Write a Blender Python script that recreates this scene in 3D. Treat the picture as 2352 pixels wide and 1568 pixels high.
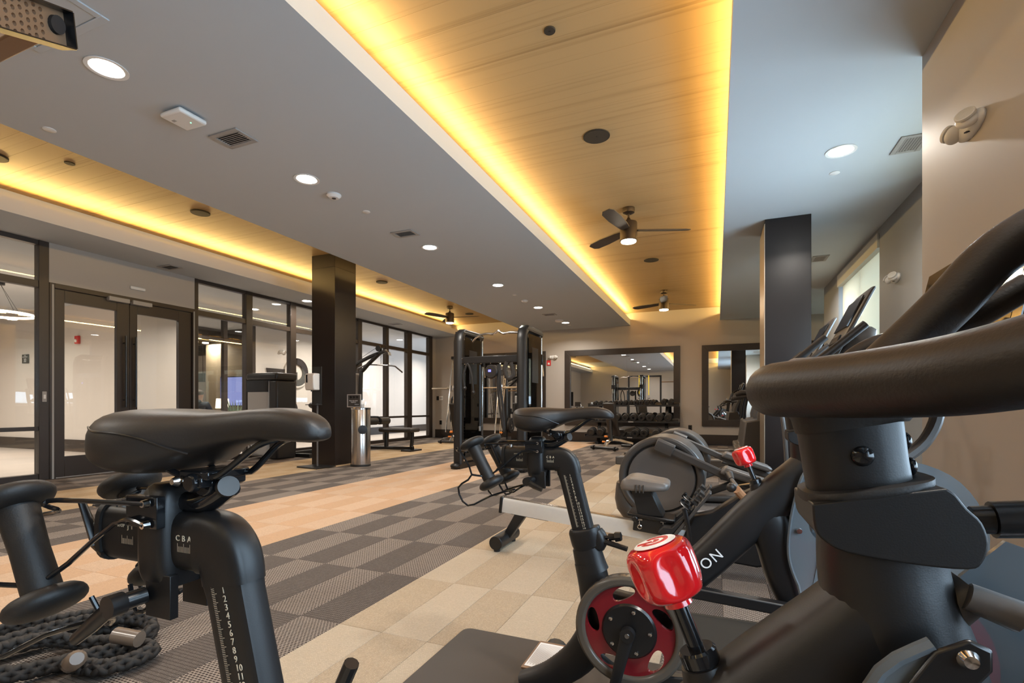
import bpy, bmesh, math, random
from mathutils import Vector, Matrix, Euler
random.seed(7)
sc = bpy.context.scene
for o in list(bpy.data.objects): bpy.data.objects.remove(o)
COL = sc.collection
R = math.radians
# ------------------------------------------------------------------ camera
cam = bpy.data.objects.new('camera', bpy.data.cameras.new('camera')); COL.objects.link(cam)
cam.location = (0, 0, .91); cam.rotation_euler = (R(90), 0, R(22.362))
cam.data.sensor_width = 36; cam.data.lens = 36 * 1140 / 2352; cam.data.shift_y = 149 / 2352
cam.data.clip_start = .01; cam.data.clip_end = 200
sc.camera = cam
# ------------------------------------------------------------------ colour management, sampling budget
vs = sc.view_settings; vs.view_transform = 'Standard'; vs.look = 'None'; vs.gamma = 1; vs.use_curve_mapping = False
vs.exposure = 1.08
cy = sc.cycles
cy.use_denoising = True; cy.max_bounces = 9; cy.diffuse_bounces = 5; cy.glossy_bounces = 5; cy.transparent_max_bounces = 16
cy.transmission_bounces = 6; cy.caustics_reflective = False; cy.caustics_refractive = False; cy.sample_clamp_indirect = 6
cy.use_adaptive_sampling = True; cy.adaptive_threshold = .02
# ------------------------------------------------------------------ world: pale overcast daylight
wd = bpy.data.worlds.new('daylight'); sc.world = wd; wd.use_nodes = True
wn = wd.node_tree.nodes['Background']; wn.inputs[0].default_value = (.62, .78, 1, 1); wn.inputs[1].default_value = 1.2
# ------------------------------------------------------------------ large lights
def area(name, loc, size, power, col, rot=(0, 0, 0), spread=180, shape='RECTANGLE', vis=True):
    d = bpy.data.lights.new(name, 'AREA'); d.shape = shape; d.size = size[0]; d.size_y = size[1] if len(size) > 1 else size[0]
    d.energy = power; d.color = col; d.spread = R(spread)
    o = bpy.data.objects.new(name, d); COL.objects.link(o); o.location = loc; o.rotation_euler = rot
    return o
COVE = (1, .645, .215); DAY = (.56, .78, 1.0); WARMW = (1, .87, .72)
# led strips lying on the ledges of the two tray ceilings, facing up and in
KC = 84
area('led_strip', (-2.10, 4.4, 3.135), (.03, 16.6), KC, COVE, (R(180), R(62), 0))
area('led_strip', (.17, 4.4, 3.135), (.03, 16.6), KC, COVE, (R(180), R(-62), 0))
area('led_strip', (-6.97, 4.4, 3.135), (.03, 16.6), KC, COVE, (R(180), R(62), 0))
area('led_strip', (-4.70, 4.4, 3.135), (.03, 16.6), KC * .35, COVE, (R(180), R(-62), 0))
# daylight entering the windows of the right-hand wall
area('window_daylight', (1.90, 4.55, 1.85), (1.7, 1.5), 115, DAY, (0, R(90), 0))
area('window_daylight', (1.93, 7.85, 1.85), (1.7, 1.9), 30, DAY, (0, R(90), 0))
area('window_daylight', (3.2, 11.3, 1.85), (1.7, 2.2), 55, DAY, (0, R(90), 0))
area('window_daylight', (1.42, .4, 1.65), (1.8, 3.0), 70, DAY, (0, R(90), 0))
# lamps of the lobby beyond the glass; the corridor ones are added
# ------------------------------------------------------------------ materials
MAT = {}
def mat(name, col, rough=.5, metal=0, spec=.5, bump=0, bscale=200, vary=0, vscale=3, trans=0, emis=None, estr=0, coat=0, alpha=1):
    m = bpy.data.materials.new(name); m.use_nodes = True; MAT[name] = m
    n = m.node_tree.nodes; l = m.node_tree.links; b = n['Principled BSDF']
    b.inputs['Base Color'].default_value = (*col, 1); b.inputs['Roughness'].default_value = rough
    b.inputs['Metallic'].default_value = metal; b.inputs['Specular IOR Level'].default_value = spec
    b.inputs['Coat Weight'].default_value = coat; b.inputs['Coat Roughness'].default_value = .06
    b.inputs['Transmission Weight'].default_value = trans
    if emis: b.inputs['Emission Color'].default_value = (*emis, 1); b.inputs['Emission Strength'].default_value = estr
    tc = n.new('ShaderNodeTexCoord')
    if vary:
        t = n.new('ShaderNodeTexNoise'); t.inputs['Scale'].default_value = vscale; t.inputs['Detail'].default_value = 4
        l.new(tc.outputs['Object'], t.inputs['Vector'])
        mx = n.new('ShaderNodeMix'); mx.data_type = 'RGBA'
        mx.inputs[6].default_value = (*[c * (1 - vary) for c in col], 1); mx.inputs[7].default_value = (*[min(1, c * (1 + vary)) for c in col], 1)
        l.new(t.outputs['Fac'], mx.inputs[0]); l.new(mx.outputs[2], b.inputs['Base Color'])
    if bump:
        t = n.new('ShaderNodeTexNoise'); t.inputs['Scale'].default_value = bscale; t.inputs['Detail'].default_value = 3
        l.new(tc.outputs['Object'], t.inputs['Vector'])
        bp = n.new('ShaderNodeBump'); bp.inputs['Strength'].default_value = bump; bp.inputs['Distance'].default_value = .002
        l.new(t.outputs['Fac'], bp.inputs['Height']); l.new(bp.outputs['Normal'], b.inputs['Normal'])
    return m
mat('ceiling_paint', (.49, .515, .535), .85, bump=.05, bscale=90)
mat('wall_paint', (.40, .355, .31), .55, bump=.06, bscale=120)
mat('wall_grey', (.27, .28, .285), .5, bump=.06, bscale=120)
mat('lobby_paint', (.60, .545, .49), .7)
mat('tan_paper', (.34, .27, .17), .7, vary=.2, vscale=40)
mat('lobby_floor', (.55, .48, .42), .35, vary=.12, vscale=2)
mat('dark_wood', (.026, .017, .012), .42, vary=.3, vscale=8)
mat('column_paint', (.013, .0085, .0075), .30, spec=.45, vary=.25, vscale=3, bump=.15, bscale=12)
mat('aluminium_dark', (.030, .020, .015), .38, metal=.0, spec=.6)
mat('black_powder', (.0085, .0075, .0075), .42, bump=.05, bscale=900, vary=.15, vscale=6)
mat('black_satin', (.010, .009, .009), .28)
mat('black_gloss', (.010, .010, .011), .10)
mat('black_rubber', (.012, .010, .009), .55, bump=.12, bscale=500)
mat('black_pad', (.017, .0125, .010), .48, bump=.08, bscale=350)
mat('foam_grip', (.017, .013, .011), .45, bump=.12, bscale=420)
mat('grey_plastic', (.055, .048, .043), .42, bump=.03, bscale=600)
mat('mid_grey', (.10, .088, .080), .42, bump=.04, bscale=500)
mat('pale_grey', (.33, .31, .29), .4)
mat('pad_grey', (.13, .11, .095), .45, bump=.05, bscale=300)
mat('white_plastic', (.74, .72, .69), .35)
mat('white_print', (.8, .8, .8), .6)
mat('grey_print', (.36, .33, .30), .6)
mat('gold_print', (.62, .52, .38), .6)
mat('chrome', (.72, .70, .68), .14, metal=1)
mat('brushed_steel', (.55, .50, .46), .22, metal=1)
mat('aluminium', (.74, .72, .68), .40, metal=.5, vary=.04, vscale=30)
mat('brass_steel', (.56, .47, .36), .32, metal=.9)
mat('red_gloss', (.78, .012, .016), .08, coat=.8)
mat('red_clear', (.17, .010, .014), .22, spec=.6)
mat('smoke_plastic', (.085, .070, .055), .22)
mat('red_alarm', (.55, .03, .03), .35)
mat('yellow_strap', (.85, .62, .02), .5)
mat('orange_plastic', (.80, .24, .03), .4)
mat('fan_bronze', (.05, .035, .025), .38, metal=.6)
mat('blade_wood', (.045, .030, .020), .5, vary=.25, vscale=5)
mat('speaker_black', (.012, .009, .008), .7)
mat('bronze_panel', (.24, .15, .09), .36, metal=.35, bump=.15, bscale=30)
mat('blind_fabric', (.62, .60, .52), .8)
mat('rope_black', (.014, .011, .009), .6, bump=.5, bscale=900)
mat('mat_rubber', (.042, .033, .027), .55, bump=.2, bscale=700, vary=.18, vscale=9)
mat('tape', (.16, .12, .09), .25)
mat('navy_cloth', (.03, .035, .055), .8)
mat('skin', (.55, .33, .24), .5)
mat('short_hair', (.09, .06, .045), .8)
mat('chair_pale', (.45, .42, .38), .6)
mat('plant_green', (.16, .24, .16), .6)
mat('terracotta', (.55, .27, .13), .6)
mat('lens_clear', (.70, .68, .64), .12, bump=.6, bscale=160)
mat('mirror', (.80, .80, .79), .0, metal=1)
mat('lamp_lens', (1, 1, 1), .5, emis=(1, .95, .88), estr=18)
mat('fan_lens', (1, 1, 1), .5, emis=(1, .86, .66), estr=22)
mat('lamp_shade', (.9, .85, .75), .7, emis=(1, .82, .60), estr=1.6)
mat('ring_glow', (1, .9, .8), .5, emis=(1, .72, .50), estr=5)
mat('tv_picture', (.05, .05, .08), .2, emis=(.16, .19, .42), estr=.9)
mat('green_led', (.1, .9, .4), .4, emis=(.1, .9, .4), estr=3)
mat('blue_badge_glow', (.1, .1, .9), .4, emis=(.1, .1, .9), estr=2)  # printed badge, no lamp: emission added to brighten its blue
mat('screen_glass', (.010, .010, .011), .06, coat=.5)
def node_mat(name):
    m = bpy.data.materials.new(name); m.use_nodes = True; MAT[name] = m
    n = m.node_tree.nodes; return m, n, m.node_tree.links, n['Principled BSDF']
# pane: clear float glass (mirror-like share by its index of refraction, the rest passes)
def glass_mat(name, tint, ior, refl=(1, 1, 1)):
    m, n, l, b = node_mat(name); n.remove(b)
    out = n['Material Output']; tr = n.new('ShaderNodeBsdfTransparent'); tr.inputs[0].default_value = (*tint, 1)
    gl = n.new('ShaderNodeBsdfGlossy'); gl.inputs[0].default_value = (*refl, 1); gl.inputs['Roughness'].default_value = .0
    fr = n.new('ShaderNodeFresnel'); mx = n.new('ShaderNodeMixShader'); gm = n.new('ShaderNodeNewGeometry'); mr = n.new('ShaderNodeMapRange'); mr.inputs[3].default_value = ior; mr.inputs[4].default_value = 1 / ior
    l.new(gm.outputs['Backfacing'], mr.inputs[0]); l.new(mr.outputs[0], fr.inputs[0])
    l.new(fr.outputs[0], mx.inputs[0]); l.new(tr.outputs[0], mx.inputs[1]); l.new(gl.outputs[0], mx.inputs[2]); l.new(mx.outputs[0], out.inputs[0])
glass_mat('pane_glass', (.95, .95, .94), 1.5)
glass_mat('smoked_shield', (.18, .20, .21), 1.5)
glass_mat('clear_guard', (.72, .74, .76), 1.5)
# roller blind: cloth that lets daylight through
m, n, l, b = node_mat('roller_blind'); n.remove(b); d1 = n.new('ShaderNodeBsdfDiffuse'); t1 = n.new('ShaderNodeBsdfTranslucent')
for q in (d1, t1): q.inputs[0].default_value = (.74, .72, .62, 1)
mx = n.new('ShaderNodeMixShader'); mx.inputs[0].default_value = .45; l.new(d1.outputs[0], mx.inputs[1]); l.new(t1.outputs[0], mx.inputs[2]); l.new(mx.outputs[0], n['Material Output'].inputs[0])
# oak plank: long grain streaks along the plank, a slightly different tone per plank
m, n, l, b = node_mat('oak_plank'); b.inputs['Roughness'].default_value = .5
tc = n.new('ShaderNodeTexCoord'); mp = n.new('ShaderNodeMapping'); mp.inputs['Scale'].default_value = (.35, 42, 1); oi = n.new('ShaderNodeObjectInfo')
ad = n.new('ShaderNodeVectorMath'); ad.operation = 'ADD'; l.new(tc.outputs['Object'], ad.inputs[0]); l.new(oi.outputs['Location'], ad.inputs[1]); l.new(ad.outputs[0], mp.inputs[0])
t = n.new('ShaderNodeTexNoise'); t.inputs['Scale'].default_value = 1; t.inputs['Detail'].default_value = 5; t.inputs['Roughness'].default_value = .6; l.new(mp.outputs[0], t.inputs['Vector'])
mp2 = n.new('ShaderNodeMapping'); mp2.inputs['Scale'].default_value = (.12, 7, 1); l.new(ad.outputs[0], mp2.inputs[0])
t2 = n.new('ShaderNodeTexNoise'); t2.inputs['Scale'].default_value = 1; t2.inputs['Detail'].default_value = 3; l.new(mp2.outputs[0], t2.inputs['Vector'])
ma = n.new('ShaderNodeMath'); ma.operation = 'ADD'; l.new(t.outputs['Fac'], ma.inputs[0]); l.new(t2.outputs['Fac'], ma.inputs[1])
mb = n.new('ShaderNodeMath'); mb.operation = 'MULTIPLY_ADD'; mb.inputs[1].default_value = .10; l.new(oi.outputs['Random'], mb.inputs[0]); l.new(ma.outputs[0], mb.inputs[2])
cr = n.new('ShaderNodeValToRGB'); cr.color_ramp.elements[0].position = .70; cr.color_ramp.elements[0].color = (.240, .150, .066, 1); cr.color_ramp.elements[1].position = 1.30; cr.color_ramp.elements[1].color = (.350, .235, .115, 1)
l.new(mb.outputs[0], cr.inputs[0]); l.new(cr.outputs[0], b.inputs['Base Color'])
# carpet tiles: woven speckle of two yarns
def carpet(name, c1, c2, sx, sy, mort, soft=.5):
    m, n, l, b = node_mat(name); b.inputs['Roughness'].default_value = .95; b.inputs['Specular IOR Level'].default_value = .1
    tc = n.new('ShaderNodeTexCoord'); oi = n.new('ShaderNodeObjectInfo')
    br = n.new('ShaderNodeTexBrick'); br.inputs['Scale'].default_value = 1; br.inputs['Brick Width'].default_value = sx; br.inputs['Row Height'].default_value = sy
    br.inputs['Mortar Size'].default_value = mort; br.inputs['Mortar Smooth'].default_value = .6
    nz = n.new('ShaderNodeTexNoise'); nz.inputs['Scale'].default_value = 160; l.new(tc.outputs['Object'], nz.inputs['Vector'])
    md = n.new('ShaderNodeVectorMath'); md.operation = 'MULTIPLY_ADD'; md.inputs[1].default_value = (.004, .004, 0)
    l.new(nz.outputs['Color'], md.inputs[0]); l.new(tc.outputs['Object'], md.inputs[2]); l.new(md.outputs[0], br.inputs['Vector'])
    br.inputs['Color1'].default_value = (*c1, 1); br.inputs['Color2'].default_value = (*[c * .82 for c in c1], 1); br.inputs['Mortar'].default_value = (*c2, 1)
    n2 = n.new('ShaderNodeTexNoise'); n2.inputs['Scale'].default_value = 22; n2.inputs['Detail'].default_value = 6; l.new(tc.outputs['Object'], n2.inputs['Vector'])
    hs = n.new('ShaderNodeHueSaturation'); l.new(br.outputs['Color'], hs.inputs['Color'])
    mr = n.new('ShaderNodeMapRange'); mr.inputs[3].default_value = .94; mr.inputs[4].default_value = 1.06
    aa = n.new('ShaderNodeMath'); aa.operation = 'MULTIPLY_ADD'; aa.inputs[1].default_value = .5; l.new(oi.outputs['Random'], aa.inputs[0])
    hf = n.new('ShaderNodeMath'); hf.operation = 'MULTIPLY'; hf.inputs[1].default_value = .5; l.new(n2.outputs['Fac'], hf.inputs[0]); l.new(hf.outputs[0], aa.inputs[2])
    l.new(aa.outputs[0], mr.inputs[0]); l.new(mr.outputs[0], hs.inputs['Value']); l.new(hs.outputs[0], b.inputs['Base Color'])
    bp = n.new('ShaderNodeBump'); bp.inputs['Strength'].default_value = .6; bp.inputs['Distance'].default_value = .003; l.new(br.outputs['Fac'], bp.inputs['Height']); l.new(bp.outputs[0], b.inputs['Normal'])
carpet('carpet_charcoal', (.066, .053, .045), (.31, .26, .22), .016, .0105, .0031)
carpet('carpet_slate', (.19, .162, .142), (.075, .062, .054), .009, .017, .0030)
carpet('carpet_clay', (.46, .285, .165), (.56, .38, .25), .005, .010, .0012)
carpet('carpet_peach', (.57, .40, .28), (.47, .32, .20), .007, .007, .0010)
carpet('carpet_sand', (.535, .435, .32), (.38, .29, .19), .006, .008, .0012)
carpet('carpet_linen', (.57, .475, .36), (.46, .38, .28), .008, .005, .0012)
carpet('carpet_oat', (.56, .41, .25), (.47, .33, .19), .006, .010, .0012)
carpet('carpet_wheat', (.60, .46, .30), (.52, .38, .23), .008, .006, .0012)

# ------------------------------------------------------------------ mesh builder
def frames(pts):
    pts = [Vector(p) for p in pts]; n = len(pts); tg = []
    for i in range(n):
        a = pts[max(0, i - 1)]; b = pts[min(n - 1, i + 1)]; tg.append((b - a).normalized())
    up = Vector((0, 0, 1)) if abs(tg[0].z) < .9 else Vector((0, 1, 0))
    nr = (up - tg[0] * up.dot(tg[0])).normalized(); out = []
    for i in range(n):
        if i: nr = (nr - tg[i] * nr.dot(tg[i])).normalized()
        out.append((pts[i], tg[i], nr, tg[i].cross(nr)))
    return out
def smooth(pts, k=4):
    P = [Vector(p) for p in pts]; out = []
    for i in range(len(P) - 1):
        a, b, c, d = P[max(0, i - 1)], P[i], P[i + 1], P[min(len(P) - 1, i + 2)]
        for j in range(k):
            t = j / k; out.append(.5 * ((2 * b) + (c - a) * t + (2 * a - 5 * b + 4 * c - d) * t * t + (3 * b - a - 3 * c + d) * t ** 3))
    out.append(P[-1]); return out
class MB:
    def __init__(s): s.v = []; s.f = []; s.m = []
    def add(s, vs, fs, mi=0):
        o = len(s.v); s.v += [tuple(v) for v in vs]; s.f += [tuple(i + o for i in f) for f in fs]; s.m += [mi] * len(fs); return s
    def box(s, c, d, rot=None, mi=0, taper=1):
        x, y, z = d[0] / 2, d[1] / 2, d[2] / 2
        vs = [Vector((i * x * (taper if k > 0 else 1), j * y * (taper if k > 0 else 1), k * z)) for k in (-1, 1) for j in (-1, 1) for i in (-1, 1)]
        if rot: q = Euler(rot).to_matrix(); vs = [q @ v for v in vs]
        c = Vector(c); return s.add([v + c for v in vs], [(0, 2, 3, 1), (4, 5, 7, 6), (0, 1, 5, 4), (2, 6, 7, 3), (0, 4, 6, 2), (1, 3, 7, 5)], mi)
    def bx(s, x0, x1, y0, y1, z0, z1, mi=0): return s.box(((x0 + x1) / 2, (y0 + y1) / 2, (z0 + z1) / 2), (abs(x1 - x0), abs(y1 - y0), abs(z1 - z0)), mi=mi)
    def loft(s, secs, caps=True, mi=0, closed=False):
        n = len(secs[0]); vs = [p for q in secs for p in q]; fs = []
        K = len(secs)
        for i in range(K if closed else K - 1):
            for j in range(n):
                a = i * n + j; b = i * n + (j + 1) % n; i2 = (i + 1) % K; fs.append((a, b, i2 * n + (j + 1) % n, i2 * n + j))
        if caps and not closed: fs += [tuple(range(n))[::-1], tuple((K - 1) * n + j for j in range(n))]
        return s.add(vs, fs, mi)
    def tube(s, pts, r, n=8, mi=0, sm=0, ry=None, power=1):
        if sm: pts = smooth(pts, sm)
        fr = frames(pts); K = len(fr); secs = []
        for i, (p, t, a, b) in enumerate(fr):
            rr = r if isinstance(r, (int, float)) else (r[0] + (r[1] - r[0]) * i / (K - 1) if len(r) == 2 and K != 2 else r[i] if len(r) == K else r[min(len(r) - 1, int(i * len(r) / K))])
            r2 = rr if ry is None else ry
            sec = []
            for j in range(n):
                th = 2 * math.pi * (j + .5) / n; c, q = math.cos(th), math.sin(th)
                if power != 1: c = math.copysign(abs(c) ** power, c); q = math.copysign(abs(q) ** power, q)
                sec.append(p + a * (rr * c) + b * (r2 * q))
            secs.append(sec)
        return s.loft(secs, True, mi)
    def cyl(s, p0, p1, r0, r1=None, n=16, mi=0): return s.tube([p0, p1], [r0, r0 if r1 is None else r1], n, mi)
    def lathe(s, prof, c=(0, 0, 0), axis='Z', n=24, mi=0, M=None):
        secs = []
        for (r, z) in prof:
            sec = []
            for j in range(n):
                th = 2 * math.pi * j / n; x, y = max(r, 1e-5) * math.cos(th), max(r, 1e-5) * math.sin(th)
                v = Vector((x, y, z)) if axis == 'Z' else Vector((x, z, y)) if axis == 'Y' else Vector((z, x, y))
                if M: v = M @ v
                sec.append(v + Vector(c))
            secs.append(sec)
        return s.loft(secs, True, mi)
    def ring(s, c, ri, ro, y0, y1, n=32, mi=0, axis='Y'):   # annulus slab with axis along y
        secs = []
        for (r, y) in ((ri, y0), (ro, y0), (ro, y1), (ri, y1)):
            if axis == 'Y': secs.append([Vector(c) + Vector((r * math.cos(2 * math.pi * j / n), y, r * math.sin(2 * math.pi * j / n))) for j in range(n)])
            else: secs.append([Vector(c) + Vector((r * math.cos(2 * math.pi * j / n), r * math.sin(2 * math.pi * j / n), y)) for j in range(n)])
        return s.loft(secs, False, mi, True)
    def prism(s, poly, y0, y1, ax='Y', mi=0):   # polygon (a,b): axis Y -> (x,z); X -> (y,z); Z -> (x,y)
        f = {'Y': lambda a, b, t: (a, t, b), 'X': lambda a, b, t: (t, a, b), 'Z': lambda a, b, t: (a, b, t)}[ax]
        return s.loft([[f(a, b, y0) for a, b in poly], [f(a, b, y1) for a, b in poly]], True, mi)
    def ell(s, c, r, n=16, k=8, rot=None, mi=0):
        q = Euler(rot).to_matrix() if rot else Matrix.Identity(3); secs = []
        for i in range(k + 1):
            ph = -math.pi / 2 + math.pi * (i * .96 + .02 * k) / k
            secs.append([Vector(c) + q @ Vector((r[0] * math.cos(ph) * math.cos(2 * math.pi * j / n), r[1] * math.cos(ph) * math.sin(2 * math.pi * j / n), r[2] * math.sin(ph))) for j in range(n)])
        return s.loft(secs, True, mi)
    def blade(s, pts, n=20, power=.75, mi=0, k=0):   # body in the x-z plane: (x, z, half width in plane, half thickness in y[, y])
        P = [(p[0], p[4] if len(p) > 4 else 0, p[1]) for p in pts]; W = [(p[2], p[3], 0) for p in pts]
        if k: P = smooth(P, k); W = smooth(W, k)
        P = [Vector(p) for p in P]; secs = []
        for i in range(len(P)):
            t = P[min(len(P) - 1, i + 1)] - P[max(0, i - 1)]; t = Vector((t.x, 0, t.z)).normalized(); nn = Vector((-t.z, 0, t.x)); sec = []
            for j in range(n):
                th = 2 * math.pi * j / n; c, q = math.cos(th), math.sin(th)
                c = math.copysign(abs(c) ** power, c); q = math.copysign(abs(q) ** power, q)
                sec.append(P[i] + nn * (W[i][0] * c) + Vector((0, W[i][1] * q, 0)))
            secs.append(sec)
        return s.loft(secs, True, mi)
    def build(s, name, m, parent=None, label=None, bev=0, ang=.62, kind=None, seg=2, sub=0):
        me = bpy.data.meshes.new(name); me.from_pydata(s.v, [], s.f)
        for q in (m if isinstance(m, (list, tuple)) else [m]): me.materials.append(MAT[q])
        me.polygons.foreach_set('material_index', s.m)
        b = bmesh.new(); b.from_mesh(me); bmesh.ops.recalc_face_normals(b, faces=b.faces); b.to_mesh(me); b.free()
        me.polygons.foreach_set('use_smooth', [True] * len(me.polygons)); me.set_sharp_from_angle(angle=ang)
        o = bpy.data.objects.new(name, me); COL.objects.link(o)
        if parent: o.parent = parent
        if label: o['label'] = label
        if kind: o['kind'] = kind
        if bev:
            q = o.modifiers.new('edge', 'BEVEL'); q.width = bev; q.segments = seg; q.limit_method = 'ANGLE'; q.angle_limit = R(40); q.harden_normals = False
        if sub:
            q = o.modifiers.new('sub', 'SUBSURF'); q.levels = sub; q.render_levels = sub
        return o
def tag(o, label, cat, group=None, kind=None):
    o['label'] = label; o['category'] = cat
    if group: o['group'] = group
    if kind: o['kind'] = kind
    return o
def thing(name, label, cat, loc=(0, 0, 0), rz=0, group=None):
    o = bpy.data.objects.new(name, None); COL.objects.link(o); o.empty_display_size = .1; o.location = loc; o.rotation_euler = (0, 0, rz)
    return tag(o, label, cat, group)
def kids(o): return [c for c in bpy.data.objects if c.parent == o]
def dup(root, loc, label, rz=None, group=None):
    ch = {}
    for c in bpy.data.objects:
        if c.parent: ch.setdefault(c.parent, []).append(c)
    def cp(o, par):
        c = o.copy(); COL.objects.link(c)
        if par: c.parent = par
        for q in ch.get(o, []): cp(q, c)
        return c
    r = cp(root, None); r.location = loc; r['label'] = label
    if rz is not None: r.rotation_euler = (0, 0, rz)
    if group: r['group'] = group
    return r
def struct(mb, name, m, parent=None, bev=0, label=None):
    o = mb.build(name, m, parent, bev=bev)
    if not parent: o['kind'] = 'structure'
    if label: o['label'] = label
    return o
def text(name, body, size, loc, rot, m, parent=None, align='CENTER', ext=.0003, space=1, line=1):
    c = bpy.data.curves.new(name, 'FONT'); c.body = body; c.size = size; c.extrude = ext; c.align_x = align; c.align_y = 'CENTER'; c.space_character = space; c.space_line = line
    c.resolution_u = 5 if size > .02 else 2
    q = bpy.data.objects.new(name, c); COL.objects.link(q); dg = bpy.context.evaluated_depsgraph_get()
    me = bpy.data.meshes.new_from_object(q.evaluated_get(dg)); bpy.data.objects.remove(q); bpy.data.curves.remove(c)
    me.materials.clear(); me.materials.append(MAT[m]); o = bpy.data.objects.new(name, me); COL.objects.link(o); o.location = loc; o.rotation_euler = rot
    if parent: o.parent = parent
    return o
# ================================================================== SETTING
ZC, ZT, ZL = 2.956, 3.27, 3.112     # soffit, tray ceiling, ledge
Y0, Y1 = -4.0, 12.75
# ---- floor with woven carpet tiles in lengthwise bands
fl = MB(); fl.bx(-7.85, 3.2, Y0, Y1 + .05, -.08, -.004); floor = struct(fl, 'floor', 'black_rubber')
TW, TL = .2125, .60
BANDS = {0: ('carpet_sand', 'carpet_linen'), -1: ('carpet_charcoal', 'carpet_slate'), -2: ('carpet_clay', 'carpet_peach'), -3: ('carpet_charcoal', 'carpet_slate'),
         -4: ('carpet_oat', 'carpet_wheat'), -5: ('carpet_charcoal', 'carpet_slate'), 1: ('carpet_charcoal', 'carpet_slate'), 2: ('carpet_sand', 'carpet_linen'), 3: ('carpet_charcoal', 'carpet_slate')}
cells = []
for k in range(-30, 23):
    x = -1.46 + (k + .5) * TW
    if x < -7.75 or x > 3.1: continue
    for j in range(-10, 18):
        y = 2.25 + (j + .5) * TL
        if y < Y0 or y > Y1 - .1: continue
        a, b = BANDS[math.floor(k / 6)]
        nm = a if (k + j) % 2 else b
        f = -x * .3804 + y * .9248; r = x * .9248 + y * .3804
        u = 1176 + 1140 * r / f if f > .3 else 9e3; v = 933 + 1140 * .91 / f if f > .3 else 9e3
        cells.append((f if -60 < u < 1900 and v < 1640 else 99 + f, x, y, nm))
cells.sort()
tm = {}
for i, (d, x, y, nm) in enumerate(cells[:300]):
    if nm not in tm:
        t = MB(); w, h = TW / 2 - .0006, TL / 2 - .0006; e = .0015
        t.loft([[(-w, -h, -.004), (w, -h, -.004), (w, h, -.004), (-w, h, -.004)], [(-w, -h, -e), (w, -h, -e), (w, h, -e), (-w, h, -e)], [(-w + e, -h + e, 0), (w - e, -h + e, 0), (w - e, h - e, 0), (-w + e, h - e, 0)]])
        o = t.build('carpet_tile', nm, floor, ang=.3); tm[nm] = o.data
    else:
        o = bpy.data.objects.new('carpet_tile', tm[nm]); COL.objects.link(o); o.parent = floor
    o.location = (x, y, 0)
names = sorted(set(c[3] for c in cells)); t = MB()
for d, x, y, nm in cells[300:]: t.bx(x - TW / 2 + .0006, x + TW / 2 - .0006, y - TL / 2 + .0006, y + TL / 2 - .0006, -.004, 0, mi=names.index(nm))
o = t.build('carpet_tiles', names, floor, kind='stuff')
# ---- ceiling: three soffits with a raised ledge behind which the led strips lie
c = MB()
c.bx(-7.85, -6.88, Y0, Y1, ZC, ZL); c.bx(-4.79, -2.01, Y0, Y1, ZC, ZL); c.bx(.08, 3.1, Y0, Y1, ZC, ZL)
ceiling = struct(c, 'ceiling', 'ceiling_paint')
c = MB()
c.bx(-7.85, -7.16, Y0, Y1, ZL, ZT); c.bx(-4.51, -2.29, Y0, Y1, ZL, ZT); c.bx(.36, 3.1, Y0, Y1, ZL, ZT); c.bx(-8.0, 3.2, Y0, Y1, ZT + .012, ZT + .06)
struct(c, 'trim_1', 'ceiling_paint')
PW = .1905
def planks(x0, x1):
    me = None; n = 0
    y = -.9
    while y < Y1 - .01:
        yc = min(y + PW / 2, Y1)
        if me is None:
            t = MB(); w, h, e = (x1 - x0) / 2, PW / 2 - .0003, .0012
            t.loft([[(-w, -h, .012), (w, -h, .012), (w, h, .012), (-w, h, .012)], [(-w, -h, e), (w, -h, e), (w, h, e), (-w, h, e)], [(-w, -h + e, 0), (w, -h + e, 0), (w, h - e, 0), (-w, h - e, 0)]])
            o = t.build('ceiling_plank', 'oak_plank', ceiling, ang=.3); me = o.data
        else:
            o = bpy.data.objects.new('ceiling_plank', me); COL.objects.link(o); o.parent = ceiling
        o.location = ((x0 + x1) / 2, yc, ZT); y += PW; n += 1
planks(-2.29, .36); planks(-7.16, -4.51)
# ---- walls
w = MB(); w.bx(-7.9, 3.2, Y1, Y1 + .15, 0, 3.4); struct(w, 'wall_back', 'wall_paint')
w = MB(); w.bx(1.115, 1.9, 2.35, 3.6, 0, 3.3); w.bx(1.115, 1.3, -4, -1.4, 0, 3.3); w.bx(1.115, 1.3, -1.4, 2.36, 0, .62); w.bx(1.115, 1.3, -1.4, 2.36, 2.62, 3.3); struct(w, 'wall_right_near', 'wall_paint')
w = MB()
for a, b in ((3.6, 3.72), (5.38, 6.86), (8.92, 9.9)): w.bx(1.73, 1.9, a, b, 0, 3.3)
for a, b in ((3.72, 5.38), (6.86, 8.92)): w.bx(1.73, 1.9, a, b, 0, .95); w.bx(1.73, 1.9, a, b, 2.80, 3.3)
w.bx(1.73, 3.15, 9.9, 10.02, 0, 3.3); struct(w, 'wall_right', 'wall_grey')
w = MB(); w.bx(3.0, 3.15, 10.0, 10.2, 0, 3.3); w.bx(3.0, 3.15, 12.5, 12.9, 0, 3.3); w.bx(3.0, 3.15, 10.2, 12.5, 0, .95); w.bx(3.0, 3.15, 10.2, 12.5, 2.75, 3.3); struct(w, 'wall_right_bay', 'wall_grey')
w = MB(); w.bx(-7.9, 1.3, Y0 - .15, Y0, 0, 3.3); struct(w, 'wall_rear', 'wall_paint')
w = MB(); w.bx(-7.80, -7.62, Y0, .4, 0, ZC); w.bx(-7.80, -7.70, 3.53, 5.40, 2.46, ZC); w.bx(-7.80, -7.7, 12.58, 12.75, 0, ZC); struct(w, 'wall_left', 'wall_paint')
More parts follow.
